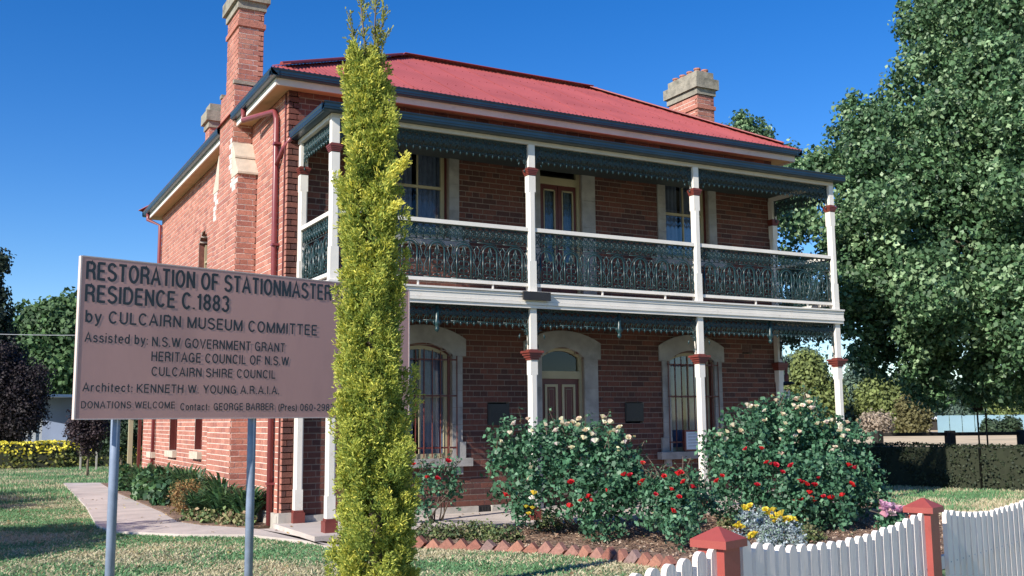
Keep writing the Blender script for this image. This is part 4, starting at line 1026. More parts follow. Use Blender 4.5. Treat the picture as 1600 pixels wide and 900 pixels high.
# ============================================================ CYPRESS
def cypress():
    rows = [(1010, 588, 60), (980, 588, 69), (900, 588, 73), (800, 587, 69), (700, 586, 65), (600, 580, 60), (500, 580, 54), (430, 579, 52), (380, 579, 49), (300, 576, 44), (250, 577, 43), (200, 577, 38), (150, 571, 31), (110, 567, 24), (88, 566, 12)]
    D0 = 6.9; ctr = [at(u_, v_, D0) for v_, u_, _ in rows]; hw = [w_*D0/FPX for *_, w_ in rows]
    zs_ = np.array([c.z for c in ctr]); xs_ = np.array([c.x for c in ctr]); ys_ = np.array([c.y for c in ctr]); hw = np.array(hw)
    t = thing('cypress_tree', 'tall narrow golden green cypress in front of the sign', 'tree', (ctr[0].x, ctr[0].y, -.1))
    mb = MB(); mb.tube([(ctr[0].x, ctr[0].y, -.1)]+[tuple(c) for c in ctr], [.07]+[.055*(1-.85*i/len(ctr)) for i in range(len(ctr))], 7)
    def I(z, a): return np.interp(z, zs_, a)
    PB, PD, PT, PK = [], [], [], []
    npl = 620; zp = zs_[0]-.12+(zs_[-1]-zs_[0]+.05)*(rng.random(npl)); 
    for q in range(npl):
        z0 = zp[q]; th = rng.uniform(0, 2*PI); R_ = max(.02, float(I(z0, hw))-.05*(z0-zs_[0])/(zs_[-1]-zs_[0])); fr_ = .3+.42*rng.random()
        ln = min(.34, .13+.2*rng.random())*(1 if z0 < zs_[-3] else .7); wd_ = ln*.2
        o = np.array([math.cos(th), math.sin(th), 0.]); c = np.array([I(z0, xs_), I(z0, ys_), z0])+o*R_*fr_*(1+.12*math.sin(th*5+z0*2))
        ax_ = unit(o*(.18+.22*rng.random())+np.array([0, 0, 1.])+rng.normal(0, .1, 3)); m_ = int(34+ln*190)
        tq = rng.random(m_)**.8; e1 = unit(np.cross(ax_, [.3, .5, .1])); e2 = np.cross(ax_, e1); a = rng.uniform(0, 2*PI, m_)
        rr = wd_*np.sin(PI*np.clip(tq*.85+.12, 0, 1))**.8*(.45+.55*rng.random(m_)**.5)
        rad_ = e1*np.cos(a)[:, None]+e2*np.sin(a)[:, None]
        PB.append(c+ax_*(tq*ln)[:, None]+rad_*rr[:, None]); PD.append(unit(ax_+rad_*.75+rng.normal(0, .2, (m_, 3))))
        PT.append(np.clip(.25+.75*tq, 0, 1)*(.55+.45*rr/wd_)); PK.append(np.full(m_, np.clip(rng.normal(.42+.35*(z0-zs_[0])/(zs_[-1]-zs_[0]), .22), 0, 1)))
    sprigs = [(at(606, 272, 6.72), at(636, 248, 6.72)), (at(600, 300, 6.7), at(622, 262, 6.7)), (at(600, 340, 6.7), at(621, 318, 6.7))]
    for a_, b_ in sprigs:
        m_ = 80; tt = rng.random((m_, 1)); PB.append(np.array(a_)+tt*(np.array(b_)-np.array(a_))+rng.normal(0, .016, (m_, 3))); PD.append(unit(np.array(b_)-np.array(a_)+rng.normal(0, .05, (m_, 3)))); PT.append(.5+.5*tt[:, 0]); PK.append(np.full(m_, .8))
    base = np.concatenate(PB); d = np.concatenate(PD); tp = np.concatenate(PT); tone = np.concatenate(PK)[:, None]; n = len(base); parts = []
    L = .026+.02*rng.random(n)
    deep = np.array([.09, .17, .04]); mid = np.array([.3, .37, .07]); tip = np.array([.95, .84, .16]); tip2 = np.array([.58, .6, .12])
    for j in range(4):
        off = rng.normal(0, .009, (n, 3)); st = base+off
        dj = unit(d+rng.normal(0, .5, (n, 3))); ll = (L*.7)[:, None]
        sd = unit(np.cross(dj, rng.normal(0, 1, (n, 3))))*.0045
        V = np.stack([st-sd*.6, st+sd*.6, st+dj*ll+sd, st+dj*ll-sd], 1).reshape(-1, 3)
        f_ = np.clip(tp+rng.normal(0, .18, n), 0, 1)[:, None]; hi = tip*tone+tip2*(1-tone)
        cj = np.where(f_ < .5, deep*(1-f_*2)+mid*f_*2, mid*(2-2*f_)+hi*(2*f_-1))
        cj = np.clip(cj*(1+rng.normal(0, .12, (n, 1))), .003, 1)
        parts.append((V, np.arange(4*n).reshape(n, 4), np.repeat(cj, 4, 0)))
    # sparse leaders at the top
    L1 = [at(572, 130, D0), at(570, 70, D0), at(565, 20, D0), at(562, -20, D0)]; L2 = [at(582, 140, D0), at(585, 80, D0), at(586, 30, D0), at(588, -5, D0)]; L3 = [at(560, 100, D0), at(552, 60, D0), at(546, 22, D0)]; L4 = [at(588, 80, D0), at(597, 40, D0), at(600, 15, D0)]; L5 = [at(592, 110, D0), at(598, 75, D0), at(603, 52, D0)]
    mb2 = MB()
    for Ls, rr in ((L1, .008), (L2, .008), (L3, .004), (L4, .004), (L5, .004)):
        mb.tube(Ls, [rr*(1-.7*i/len(Ls)) for i in range(len(Ls))], 5)
        for i in range(len(Ls)-1):
            a_, b_ = np.array(Ls[i]), np.array(Ls[i+1]); m_ = 17 if rr > .005 else 11
            for _ in range(m_):
                tt = rng.random(); p = a_+(b_-a_)*tt; dr = unit(np.array([rng.normal(0, .5), rng.normal(0, .5), 1.1])); kk = 9
                sl_ = .05+.05*rng.random(); q = p+dr*np.linspace(0, sl_, kk)[:, None]
                dj = unit(dr+rng.normal(0, .4, (kk, 3))); sd = unit(np.cross(dj, rng.normal(0, 1, (kk, 3))))*.0045; ll = .022
                V = np.stack([q-sd*.6, q+sd*.6, q+dj*ll+sd, q+dj*ll-sd], 1).reshape(-1, 3)
                cj = np.clip(np.tile([.28, .3, .07], (kk, 1))*(1+rng.normal(0, .2, (kk, 1))), .01, 1)
                parts.append((V, np.arange(4*kk).reshape(kk, 4), np.repeat(cj, 4, 0)))
    mb.build('trunk', M['bark'], t, True)
    V, F, C = cat_parts(parts); link('crown', np_mesh('crown', V, F, C, M['needle']), t)
cypress()

# ============================================================ ROSES AND BED PLANTS
GREEN = [(.055, .15, .08), (.075, .19, .1), (.04, .11, .06), (.12, .26, .15)]
def bloom_mesh(col, r=.042):
    mb = MB()
    for ringi, (nn, tilt, rr) in enumerate(((5, 1.0, 1.0), (5, .55, .8), (3, .2, .5))):
        for k in range(nn):
            a = 2*PI*(k+ringi*.5)/nn; ca, sa = math.cos(a), math.sin(a); hgt_ = r*(1.0-.5*tilt+.2); w2 = r*.62*rr
            o_ = r*rr*tilt; tx, ty = -sa, ca
            c = tuple(min(1, q*random.uniform(.8, 1.1)) for q in col)
            mb.face_block([(tx*w2*.3, ty*w2*.3, -r*.4), (-tx*w2*.3, -ty*w2*.3, -r*.4), (ca*o_-tx*w2, sa*o_-ty*w2, hgt_*.6), (ca*o_*1.05, sa*o_*1.05, hgt_*.85), (ca*o_+tx*w2, sa*o_+ty*w2, hgt_*.6)], [(0, 1, 2, 3, 4)], c)
    return mb.mesh('bloom', M['petal'])
BW = [bloom_mesh(c, .04) for c in ((.8, .72, .55), (.82, .68, .55), (.85, .78, .66))]
BRd = [bloom_mesh(c, .033) for c in ((.55, .012, .02), (.62, .02, .02), (.5, .01, .03))]
BY = [bloom_mesh((.75, .6, .06), .035)]; BP = [bloom_mesh(c, .045) for c in ((.7, .35, .5), (.75, .5, .6))]
def bush(name, label, base, lobes, dens, leaf, cols=GREEN, blooms=(), cat='rose bush', group=None, m='leaf', stems=9, per=12, clump=.1, zmin=-.07):
    t = thing(name, label, cat, base, group)
    mb = MB(); b = Vector(base)
    for k in range(stems):
        c, r = random.choice(lobes); r_ = np.mean(r); tgt = Vector(c)+Vector((random.uniform(-1, 1), random.uniform(-1, 1), random.uniform(-.3, .9)))*r_*.8
        limb(mb, b+Vector((random.uniform(-.08, .08), random.uniform(-.08, .08), 0)), tgt, .012, .004, 4, .3, 5)
    mb.build('stem', M['bark'], t)
    link('foliage', crown(lobes, dens, leaf, cols, clump, per, .35, m=m, name='foliage', rnd=.9, droop=.1, zmin=zmin), t)
    if name == 'rose_bush':
        cm = MB(); CP = []
        for k in range(16):
            c, r_ = random.choice([l for l in lobes if l[0].z > np.median([q[0].z for q in lobes])]); r_ = float(np.mean(r_))
            a0 = Vector(c)+Vector((random.uniform(-.6, .6)*r_, random.uniform(-.6, .2)*r_, r_*.6)); a1 = a0+Vector((random.uniform(-.18, .18), random.uniform(-.1, .1), random.uniform(.1, .3)))
            am = a0.lerp(a1, .5)+Vector((random.uniform(-.03, .03), 0, .03)); cm.tube([a0, am, a1], [.006, .005, .003], 4)
            for t_ in np.linspace(.15, 1, 8):
                q = a0.lerp(a1, t_); CP.append([q.x+random.uniform(-.04, .04), q.y+random.uniform(-.04, .04), q.z+random.uniform(-.02, .03)])
        stuff(cm.build('cane', M['bark'], t)); CP = np.array(CP); n_c = len(CP)
        V, F, C = leaves(CP, np.tile([0, 0, 1.], (n_c, 1)), leaf*(.5+.5*rng.random(n_c)), palette(n_c, GREEN+[(.2, .16, .08)], .15), .7)
        stuff(link('shoot', np_mesh('shoot', V, F, C, M['leaf']), t))
    for (uu, vv, Dd), kind in blooms:
        p = at(uu, vv, Dd); me = random.choice(kind); o = link('bloom', me, None)
        o.parent = t; o.location = p-Vector(base); o.rotation_euler = (random.uniform(-.7, .7), random.uniform(-.7, .7), random.uniform(0, 6)); s_ = random.uniform(.75, 1.2); o.scale = (s_, s_, s_)
    return t
# first rose: D ~ 12.6-13
D1 = 12.6
lob = [(at(u_, v_, d_), r_) for u_, v_, d_, r_ in ((850, 715, 12.9, .42), (800, 690, 13, .28), (905, 712, 12.8, .42), (955, 730, 12.6, .4), (830, 765, 12.6, .36), (905, 768, 12.3, .32), (955, 785, 12.1, .36), (985, 760, 12.4, .3), (815, 800, 12.6, .2), (785, 715, 12.9, .16), (778, 765, 12.8, .1), (772, 735, 12.9, .08), (935, 818, 11.9, .18), (865, 680, 13, .2), (940, 690, 12.8, .25), (980, 725, 12.6, .22))]
wb1 = [((u_, v_, 12.35), BW) for u_, v_ in ((825, 655), (803, 662), (797, 677), (783, 690), (880, 660), (886, 664), (878, 655), (895, 660), (903, 665), (915, 673), (925, 679), (942, 652), (953, 660), (960, 673), (964, 675), (968, 668), (982, 684), (976, 692), (966, 703), (831, 674), (852, 664), (869, 673), (930, 690), (830, 731), (829, 748), (912, 685), (944, 660), (905, 655), (870, 694), (893, 700))]
rb1 = [((u_, v_, 11.95), BRd) for u_, v_ in ((892, 754), (893, 755), (907, 783), (918, 778), (923, 782), (920, 775), (890, 791), (1004, 724), (975, 742), (984, 743), (1000, 755), (1001, 758), (948, 767), (790, 774))]
yb1 = [((u_, v_, 12.0), BY) for u_, v_ in ((822, 792), (832, 794), (826, 803), (834, 771))]
bush('rose_bush', 'tall cream and red flowering rose bush in front of the front door', ground_at(900, 836), lob, 46, .062, blooms=wb1+rb1+yb1, clump=.12)
# second big rose on the right
lob = [(at(u_, v_, d_), r_) for u_, v_, d_, r_ in ((1180, 690, 13.6, .5), (1240, 690, 13.8, .55), (1290, 700, 13.9, .45), (1225, 655, 13.9, .3), (1140, 720, 13.3, .3), (1150, 760, 13.0, .42), (1210, 760, 13, .5), (1280, 755, 13.2, .5), (1325, 750, 13.6, .45), (1350, 770, 13.7, .3), (1240, 800, 12.7, .3), (1290, 790, 12.9, .35), (1120, 700, 13.5, .22), (1330, 690, 14, .28), (1260, 640, 14, .2), (1200, 660, 13.9, .25))]
wb2 = [((u_, v_, 13.3), BW) for u_, v_ in ((1168, 633), (1173, 636), (1182, 635), (1213, 626), (1240, 634), (1247, 637), (1262, 620), (1264, 629), (1268, 638), (1245, 624), (1254, 634), (1195, 642), (1194, 657), (1224, 648), (1249, 675), (1243, 682), (1146, 665), (1136, 675), (1133, 688), (1221, 673), (1227, 662), (1278, 662), (1292, 660), (1300, 657), (1312, 665), (1314, 672), (1324, 660), (1305, 699), (1301, 705), (1220, 687), (1157, 674), (1220, 710), (1122, 714), (1125, 680), (1318, 682), (1324, 673))]
rb2 = [((u_, v_, 12.6), BRd) for u_, v_ in ((1190, 701), (1165, 702), (1198, 723), (1205, 725), (1212, 727), (1236, 728), (1222, 738), (1128, 744), (1255, 754), (1250, 752), (1260, 757), (1279, 747), (1272, 757), (1275, 758), (1265, 770), (1268, 778), (1248, 783), (1253, 781), (1241, 784), (1272, 782), (1287, 776), (1298, 778), (1300, 779), (1316, 774), (1333, 759), (1330, 756), (1336, 731), (1183, 758), (1112, 779), (1326, 727))]
bush('rose_bush', 'largest rose bush, round, cream blooms above red ones, by right verandah corner', ground_at(1235, 818), lob, 46, .062, blooms=wb2+rb2, stems=12, clump=.12)
lob = [(at(u_, v_, d_), r_) for u_, v_, d_, r_ in ((1040, 770, 11.7, .26), (1065, 790, 11.5, .26), (1030, 800, 11.6, .24), (1075, 760, 11.8, .2), (1060, 825, 11.2, .2), (1020, 760, 11.9, .16), (1085, 780, 11.6, .18), (1110, 790, 11.8, .14))]
rb3 = [((u_, v_, 11.15), BRd) for u_, v_ in ((1036, 743), (1038, 745), (1063, 739), (1060, 741), (1082, 761), (1024, 773), (1061, 777), (1052, 799), (1049, 765), (1004, 752), (1068, 753), (1120, 752))]
bush('rose_bush', 'low red flowering rose bush between the two large rose bushes', ground_at(1055, 845), lob, 60, .055, blooms=rb3, stems=7)
lob = [(at(u_, v_, d_), r_) for u_, v_, d_, r_ in ((695, 750, 12.6, .2), (670, 770, 12.4, .2), (710, 765, 12.5, .15), (665, 745, 12.6, .15), (660, 800, 12.3, .12))]
rb4 = [((u_, v_, 12.2), BRd) for u_, v_ in ((667, 746), (700, 721), (683, 748), (646, 726))]
bush('rose_bush', 'thin rose bush under the barred window beside the cypress', ground_at(680, 822), lob, 46, .052, blooms=rb4, stems=10, per=8)
# silvery daisy bush
lob = [(at(u_, v_, d_), r_) for u_, v_, d_, r_ in ((1195, 822, 9.7, .16), (1220, 832, 9.5, .17), (1170, 812, 9.9, .12), (1240, 842, 9.4, .13), (1150, 845, 9.3, .1), (1205, 845, 9.4, .14))]
yy_ = [((u_, v_, 9.45), BY) for u_, v_ in ((1201, 802), (1205, 808), (1213, 805), (1216, 812), (1223, 810), (1232, 812), (1228, 815), (1155, 818), (1158, 824), (1163, 795), (1172, 791), (1240, 812), (1208, 797), (1170, 840), (1175, 838), (1196, 797), (1210, 815), (1221, 803), (1152, 823), (1178, 835))]
bush('daisy_bush', 'silver grey leaved low bush with yellow flowers behind the fence post', ground_at(1205, 862), lob, 420, .022, [(.3, .36, .4), (.24, .31, .36), (.38, .44, .47), (.2, .3, .22)], yy_, 'shrub', m='leafmatt', stems=6, per=10, clump=.04)
lob = [(at(u_, v_, 8.7), .07) for u_, v_ in ((1385, 810), (1392, 825), (1398, 812))]
pk = [((u_, v_, 8.6), BP) for u_, v_ in ((1379, 789), (1385, 792), (1388, 799), (1390, 793), (1403, 795), (1405, 797), (1384, 805), (1392, 803), (1381, 796))]
bush('hollyhock', 'pink and white flowering plant showing above fence next to red post', ground_at(1392, 850), lob, 300, .04, GREEN, pk, 'flower', stems=5)
# low border plants behind the brick edging
for i, (u_, v_) in enumerate(((668, 835), (700, 836), (730, 832), (755, 834), (785, 838), (1145, 815), (1260, 838), (860, 818))):
    g = ground_at(u_, v_+14); d_ = float(project(np.array(g))[2])
    lob = [(g+Vector((0, 0, .1)), .16), (g+Vector((.14, -.05, .06)), .11), (g+Vector((-.13, .03, .07)), .12)]
    lab = ['low dry green border plant nearest the cypress behind brick edging', 'second low border plant right of the cypress behind brick edging', 'third low border plant right of the cypress behind brick edging', 'fourth low border plant from the cypress behind brick edging', 'low border plant at left foot of the tall rose bush', 'low green tuft between low rose and silver bush', 'yellowish low plant right of silver bush by the fence', 'low green tuft beneath tall rose beside the paving'][i]
    bush('border_plant', lab, g, lob, 190, .035, [(.1, .14, .05), (.16, .2, .07), (.2, .19, .1), (.07, .12, .05)], (), 'plant', 'low plants in the garden bed', 'leafmatt', 3, 10, .06)
# brick edging, each brick stood on its corner
ED = thing('garden_edging', 'row of bricks set on edge in a sawtooth along the rose bed', 'edging', (.7, -1.25, -.1))
EDP = [(.0, -.45), (.45, -.95), (.7, -1.25), (1.08, -1.7), (1.45, -2.15), (1.72, -2.5), (1.9, -2.85), (2.0, -3.25), (2.07, -3.6), (2.12, -4.1), (2.25, -4.9), (2.35, -5.5)]
em = []
for k in range(6):
    mb = MB(); q = .115
    vs = [(s*q*math.cos(PI/4)*0, 0, 0) for s in (0,)]
    mb.box(-.11, .11, -.038, .038, -.055, .055, [(.29, .125, .09), (.25, .1, .075), (.34, .155, .11), (.23, .15, .14), (.3, .15, .12), (.27, .12, .09)][k]); em.append(mb.mesh('brick', M['brick']))
acc = 0
for (xa, ya), (xb, yb) in zip(EDP[:-1], EDP[1:]):
    L = math.hypot(xb-xa, yb-ya); dirz = math.atan2(yb-ya, xb-xa)
    while acc < L:
        t = acc/L; o = link('brick', random.choice(em), None); o.parent = ED
        o.location = Vector((xa+(xb-xa)*t, ya+(yb-ya)*t, -.085+random.uniform(-.012, .012)))-Vector(ED.location)
        o.rotation_euler = (random.uniform(-.08, .08), math.radians(-45+random.uniform(-6, 6)), dirz+random.uniform(-.12, .12)); acc += .175
    acc -= L
# agapanthus and other plants along the side wall
def strap(name, label, base, n, h, cols, group='leafy plants along the side wall', wd=.018, cat='plant', spread=.75):
    t = thing(name, label, cat, base, group); P = []; b = np.array(base)
    a = rng.uniform(0, 2*PI, n); out = spread*h*(.35+.65*rng.random(n)); hh = h*(.6+.5*rng.random(n)); r0 = rng.random(n)*.12
    segs = 5; o = np.stack([np.cos(a), np.sin(a), np.zeros(n)], 1); s = np.stack([-np.sin(a), np.cos(a), np.zeros(n)], 1)
    pts = []
    for i in range(segs+1):
        q = i/segs; x = r0+out*q**1.3; z = hh*(1.75*q-1.05*q*q*(.8+.3*(a % 1))); pts.append((b+o*x[:, None]+np.array([0, 0, 1.])*z[:, None], wd*(1-q**2.5)*(.6+.8*min(1, q*3))))
    c = palette(n, cols, .18)
    for i in range(segs):
        (p, w0), (q, w1) = pts[i], pts[i+1]
        V = np.stack([p-s*w0, p+s*w0, q+s*w1, q-s*w1], 1).reshape(-1, 3); P.append((V, np.arange(4*n).reshape(n, 4), np.repeat(c, 4, 0)))
    V, F, C = cat_parts(P); link('foliage', np_mesh('foliage', V, F, C, M['leaf']), t); return t
AG = [(.045, .115, .05), (.03, .085, .04), (.07, .16, .07), (.1, .2, .07)]
names_ = ['dark strap leaved clump nearest the corner downpipe', 'second strap leaved clump from the corner downpipe', 'third strap leaved clump behind the right sign pole', 'strap leaved clump just right of dry brown shrub', 'strap leaved clump under the small wall sill', 'strap leaved clump left of the dry brown shrub', 'strap leaved clump near the far wall windows', 'farthest strap leaved clump by the rear post', 'strap leaved clump at outer path edge near far end']
for nm, (x, y, h) in zip(names_, ((-.42, 2.35, .6), (-.62, 2.95, .62), (-.45, 3.7, .75), (-.8, 3.6, .5), (-.5, 6.3, .75), (-.55, 5.1, .7), (-.5, 8.3, .72), (-.55, 10.6, .62), (-.85, 9.2, .5))):
    strap('agapanthus', nm, (x, y, -.06), 260, h, AG)
for nm, (x, y) in zip(('broad leaved plant by path left of brown shrub', 'broad leaved plant behind the left sign pole', 'broad leaved plant at far end of side bed'), ((-.82, 6.6), (-.85, 8.0), (-.85, 11.0))):
    bush('leafy_plant', nm, (x, y, -.06), [(Vector((x, y, .18)), .26), (Vector((x+.1, y+.35, .15)), .25), (Vector((x-.05, y-.3, .1)), .2)], 50, .12, AG, (), 'plant', 'leafy plants along the side wall', stems=4, clump=.12)
bush('dry_shrub', 'brown dried out shrub among green clumps beside the path', (-.85, 4.4, -.06), [(Vector((-.85, 4.4, .2)), .26), (Vector((-.8, 4.8, .12)), .2)], 260, .03, [(.3, .17, .06), (.22, .13, .06), (.36, .22, .09), (.16, .15, .05)], (), 'shrub', m='leafmatt', stems=8, clump=.07)
bush('ground_cover', 'pale variegated low plants at path edge beside the right sign pole', (-.75, 2.6, -.06), [(Vector((-.85, 2.75, -.02)), .15), (Vector((-.65, 2.35, -.02)), .14), (Vector((-.5, 2.05, -.02)), .12), (Vector((-1, 3.2, -.03)), .12)], 200, .06, [(.3, .3, .14), (.15, .22, .08), (.35, .25, .15), (.1, .16, .06)], (), 'plant', m='leafmatt', stems=3, clump=.08)

# ============================================================ BIG TREE AND BACKGROUND
PL = [(.06, .125, .055), (.085, .175, .075), (.045, .1, .045), (.14, .25, .115), (.26, .38, .2)]
lobs = [(1575, 30, 25, 2.4), (1490, 150, 24, 1.45), (1462, 70, 25, .75), (1430, 20, 25, .5), (1400, 265, 23.5, 1.45), (1345, 235, 23.5, .95), (1300, 330, 24, 1.15), (1360, 400, 23, 1.5), (1300, 450, 24.5, 1.0), (1480, 370, 22, 2.1), (1600, 240, 23, 2.6), (1600, 470, 22, 2.1), (1500, 530, 22.5, 1.35), (1410, 510, 23, 1.2), (1600, 570, 24, 1.2), (1730, 300, 25, 3.3), (1710, 540, 25, 2), (1650, -90, 26, 3), (1350, 500, 23.5, .8), (1255, 260, 24.5, .42), (1275, 280, 24.5, .5), (1250, 505, 25, .6), (1235, 400, 25, .7), (1455, 600, 23, .55), (1540, 605, 23, .6), (1640, 620, 24, .6), (1370, 550, 23.5, .6), (1340, 180, 23.5, .45), (1520, 230, 25.5, 1.8), (1430, 440, 25, 1.4)]
L_ = [(at(u_, v_, d_), r_) for u_, v_, d_, r_ in lobs]
L3 = []
for c, r_ in L_:
    L3.append((c, r_*.66, .45))
    for k in range(int(6+r_*9)):
        d_ = Vector((random.gauss(0, 1), random.gauss(0, 1), random.gauss(0, 1))).normalized(); L3.append((Vector(c)+d_*r_*random.uniform(.7, .95), r_*random.uniform(.14, .34), 1.3))
L_ = L3
tb = ground_at(1690, 725)
tree('plane_tree', 'huge dense dark green leafy tree filling the right side', tb, at(1690, 520, 25), .38, L_, 13.5, .112, PL, clump=.27, per=15, shell=.62, rnd=.75)
# tree showing over the roof
L_ = [(at(u_, v_, 34), r_) for u_, v_, r_ in ((1160, 190, .3), (1158, 205, .4), (1184, 205, .35), (1145, 208, .3), (1170, 235, .9), (1165, 290, 1.6), (1200, 300, 1.5))]
tree('leafy_tree', 'leafy treetop showing above the right end of the red roof', (at(1165, 650, 34).x, at(1165, 650, 34).y, -.1), at(1165, 420, 34), .2, L_, 18, .13, PL, clump=.25)
# trees beyond, right
def bt(name, label, u_, v0, v1, Dd, wpx, cols, leaf, dens=10, group='trees beyond the railing', n=9, bark='bark', shell=.4, m='leafmatt'):
    g = ground_at(u_, 655+10, -.1); b = at(u_, v1, Dd); h = (v1-v0)*Dd/FPX; r = wpx*Dd/FPX/2; L2 = []
    base = Vector((b.x, b.y, -.1))
    for i in range(n):
        t = (i+.5)/n; rr = r*(.45+.55*math.sin(PI*(t**.7)))*.62
        L2.append((Vector((b.x+random.uniform(-1, 1)*r*.4, b.y+random.uniform(-1, 1)*r*.4, b.z+h*(.08+.84*t))), rr))
    return tree(name, label, base, Vector((b.x, b.y, b.z+h*.5)), .09, L2, dens, leaf, cols, group, clump=leaf*2.2, shell=shell, bark=bark, m=m)
OL = [(.16, .2, .06), (.2, .25, .08), (.12, .16, .05)]; BG = [(.1, .16, .12), (.13, .2, .14), (.08, .13, .1)]; DGN = [(.03, .06, .03), (.045, .08, .04)]
bt('bushy_tree', 'feathery light green tree between the right verandah posts', 1272, 552, 676, 80, 100, OL, .3, 8)
bt('bushy_tree', 'blue green tree behind right corner verandah post', 1240, 548, 676, 88, 110, BG, .34, 6)
bt('gum_tree', 'sparse pale trunked gum tree right of the corner post', 1352, 556, 676, 86, 90, BG, .34, 3.2, bark='palebark')
bt('bushy_tree', 'green bushy tree right of the pale trunked gum tree', 1392, 590, 678, 82, 90, OL, .3, 7)
bt('shrub', 'olive brown shrub left of the dark low shed beyond railing', 1428, 618, 676, 78, 58, [(.13, .12, .05), (.16, .15, .06)], .26, 9)
bt('shrub', 'grey twiggy low shrub on the dry field beyond railing', 1368, 652, 680, 74, 64, [(.3, .25, .19), (.36, .29, .22)], .2, 7, n=5)
bt('shrub', 'dark green shrub above the teal fence, left one', 1510, 636, 672, 90, 55, BG, .3, 6)
bt('shrub', 'leafy green shrub above the teal fence, right one', 1572, 630, 672, 90, 80, OL, .3, 6)
bt('shrub', 'small dark bush against teal fence left of two posts', 1550, 662, 680, 76, 34, DGN, .25, 8, n=5)
bt('shrub', 'small dark bush in front of the teal fence far right', 1583, 660, 680, 76, 38, DGN, .25, 8, n=5)
# far wood all round
Lw = []
for uu in range(-420, 2100, 26):
    Dd = 150+random.uniform(-10, 14); Lw.append((at(uu, 648-random.uniform(0, 22), Dd), (random.uniform(2.6, 4.2),)*3))
stuff(link('far_wood', crown(Lw, 1.6, .9, BG, 1.3, 10, .5, m='leafmatt', name='far_wood')))
# teal fence, dark shed with pale roof
TF = thing('sheet_fence', 'teal metal sheet fence across the far side of the field', 'fence', ground_at(1465, 684))
a = at(1466, 683, 83); b_ = at(1750, 683, 80); n = 14
for k in range(n):
    p = Vector((a.x, a.y, -.1)).lerp(Vector((b_.x, b_.y, -.1)), k/n); q = Vector((a.x, a.y, -.1)).lerp(Vector((b_.x, b_.y, -.1)), (k+1)/n-.004)
    mb = MB(); hh = 1.42; mb.bar(p+Vector((0, 0, hh/2)), q+Vector((0, 0, hh/2)), .04, hh); mb.build('panel', M['teal'], TF)
SH = thing('open_shed', 'dark open shed with pale flat roof beyond the field', 'shed', (at(1462, 665, 75).x, at(1462, 665, 75).y, -.1))
p = at(1438, 652, 100); q = at(1492, 654, 98)
mb = MB(); mb.bar(p, q, 4, .25); mb.build('roof', M['shedroof'], SH)
mb = MB(); mb.bar(p-Vector((0, 0, 1)), q-Vector((0, 0, 1)), 3.2, 1.7); mb.build('wall', M['darkwood'], SH)
mb = MB()
for t in (0, .5, 1): r_ = p.lerp(q, t)-Vector((1.2, 2.0, 0)); mb.tube([(r_.x, r_.y, -.1), (r_.x, r_.y, r_.z)], .07, 6)
mb.build('post', M['stake'], SH)
# railing
RF = thing('post_and_rail_fence', 'low dark timber post and rail fence beside the dry field', 'fence', ground_at(1372, 703))
a, b_ = at(1372, 690, 30), at(1485, 690, 30); dr = (b_-a); dr.z = 0
for k in range(-3, 4):
    p = Vector((a.x, a.y, 0))+dr*k; mb = MB(); mb.box(p.x-.11, p.x+.11, p.y-.11, p.y+.11, -.1, .92); mb.build('post', M['darkwood'], RF)
p = Vector((a.x, a.y, .82))-dr*3; q = Vector((a.x, a.y, .82))+dr*3; mb = MB(); mb.bar(p, q, .07, .1); mb.build('rail', M['darkwood'], RF)
# dark board on two thin legs
BS = thing('field_sign', 'dark tapered board on two thin legs beyond hedge under tree', 'sign', ground_at(1532, 720))
p = at(1526, 630, 25); q = at(1539, 630, 25)
mb = MB()
for r_ in (p, q): mb.tube([(r_.x, r_.y, -.1), (r_.x, r_.y, r_.z)], .022, 6)
mb.build('leg', M['darkwood'], BS)
c = at(1528, 630, 25); e = Vector((_r0[0], _r0[1], 0))
vs = [c-e*.17+Vector((0, 0, .22)), c+e*.17+Vector((0, 0, .22)), c+e*.11-Vector((0, 0, .22)), c-e*.11-Vector((0, 0, .22))]
bk = Vector((_f[0], _f[1], 0))*.05
mb = MB(); mb.face_block([tuple(v_) for v_ in vs]+[tuple(v_+bk) for v_ in vs], [(0, 1, 2, 3), (7, 6, 5, 4), (0, 4, 5, 1), (1, 5, 6, 2), (2, 6, 7, 3), (3, 7, 4, 0)]); mb.build('board', M['darkwood'], BS)
# ornamental post beside house
p = at(1231, 640, 22); OP = thing('ornamental_post', 'dark red and white post with dark disc behind right verandah post', 'post', (p.x, p.y, -.1))
def pz(v_): return at(1231, v_, 22).z
mb = MB(); mb.tube([(p.x, p.y, -.1), (p.x, p.y, pz(608))], .06, 10); mb.tube([(p.x, p.y, pz(598)), (p.x, p.y, pz(588)), (p.x, p.y, pz(582)), (p.x, p.y, pz(575)), (p.x, p.y, pz(568)), (p.x, p.y, pz(563))], [.05, .055, .03, .04, .045, .01], 10); mb.build('shaft', M['capred'], OP)
mb = MB(); mb.tube([(p.x, p.y, pz(624)), (p.x, p.y, pz(610))], .068, 10); mb.build('white_band', M['white'], OP)
mb = MB(); mb.tube([(p.x, p.y, pz(602)), (p.x, p.y, pz(599)), (p.x, p.y, pz(596))], [.07, .19, .1], 14); mb.build('disc', M['plaque'], OP)

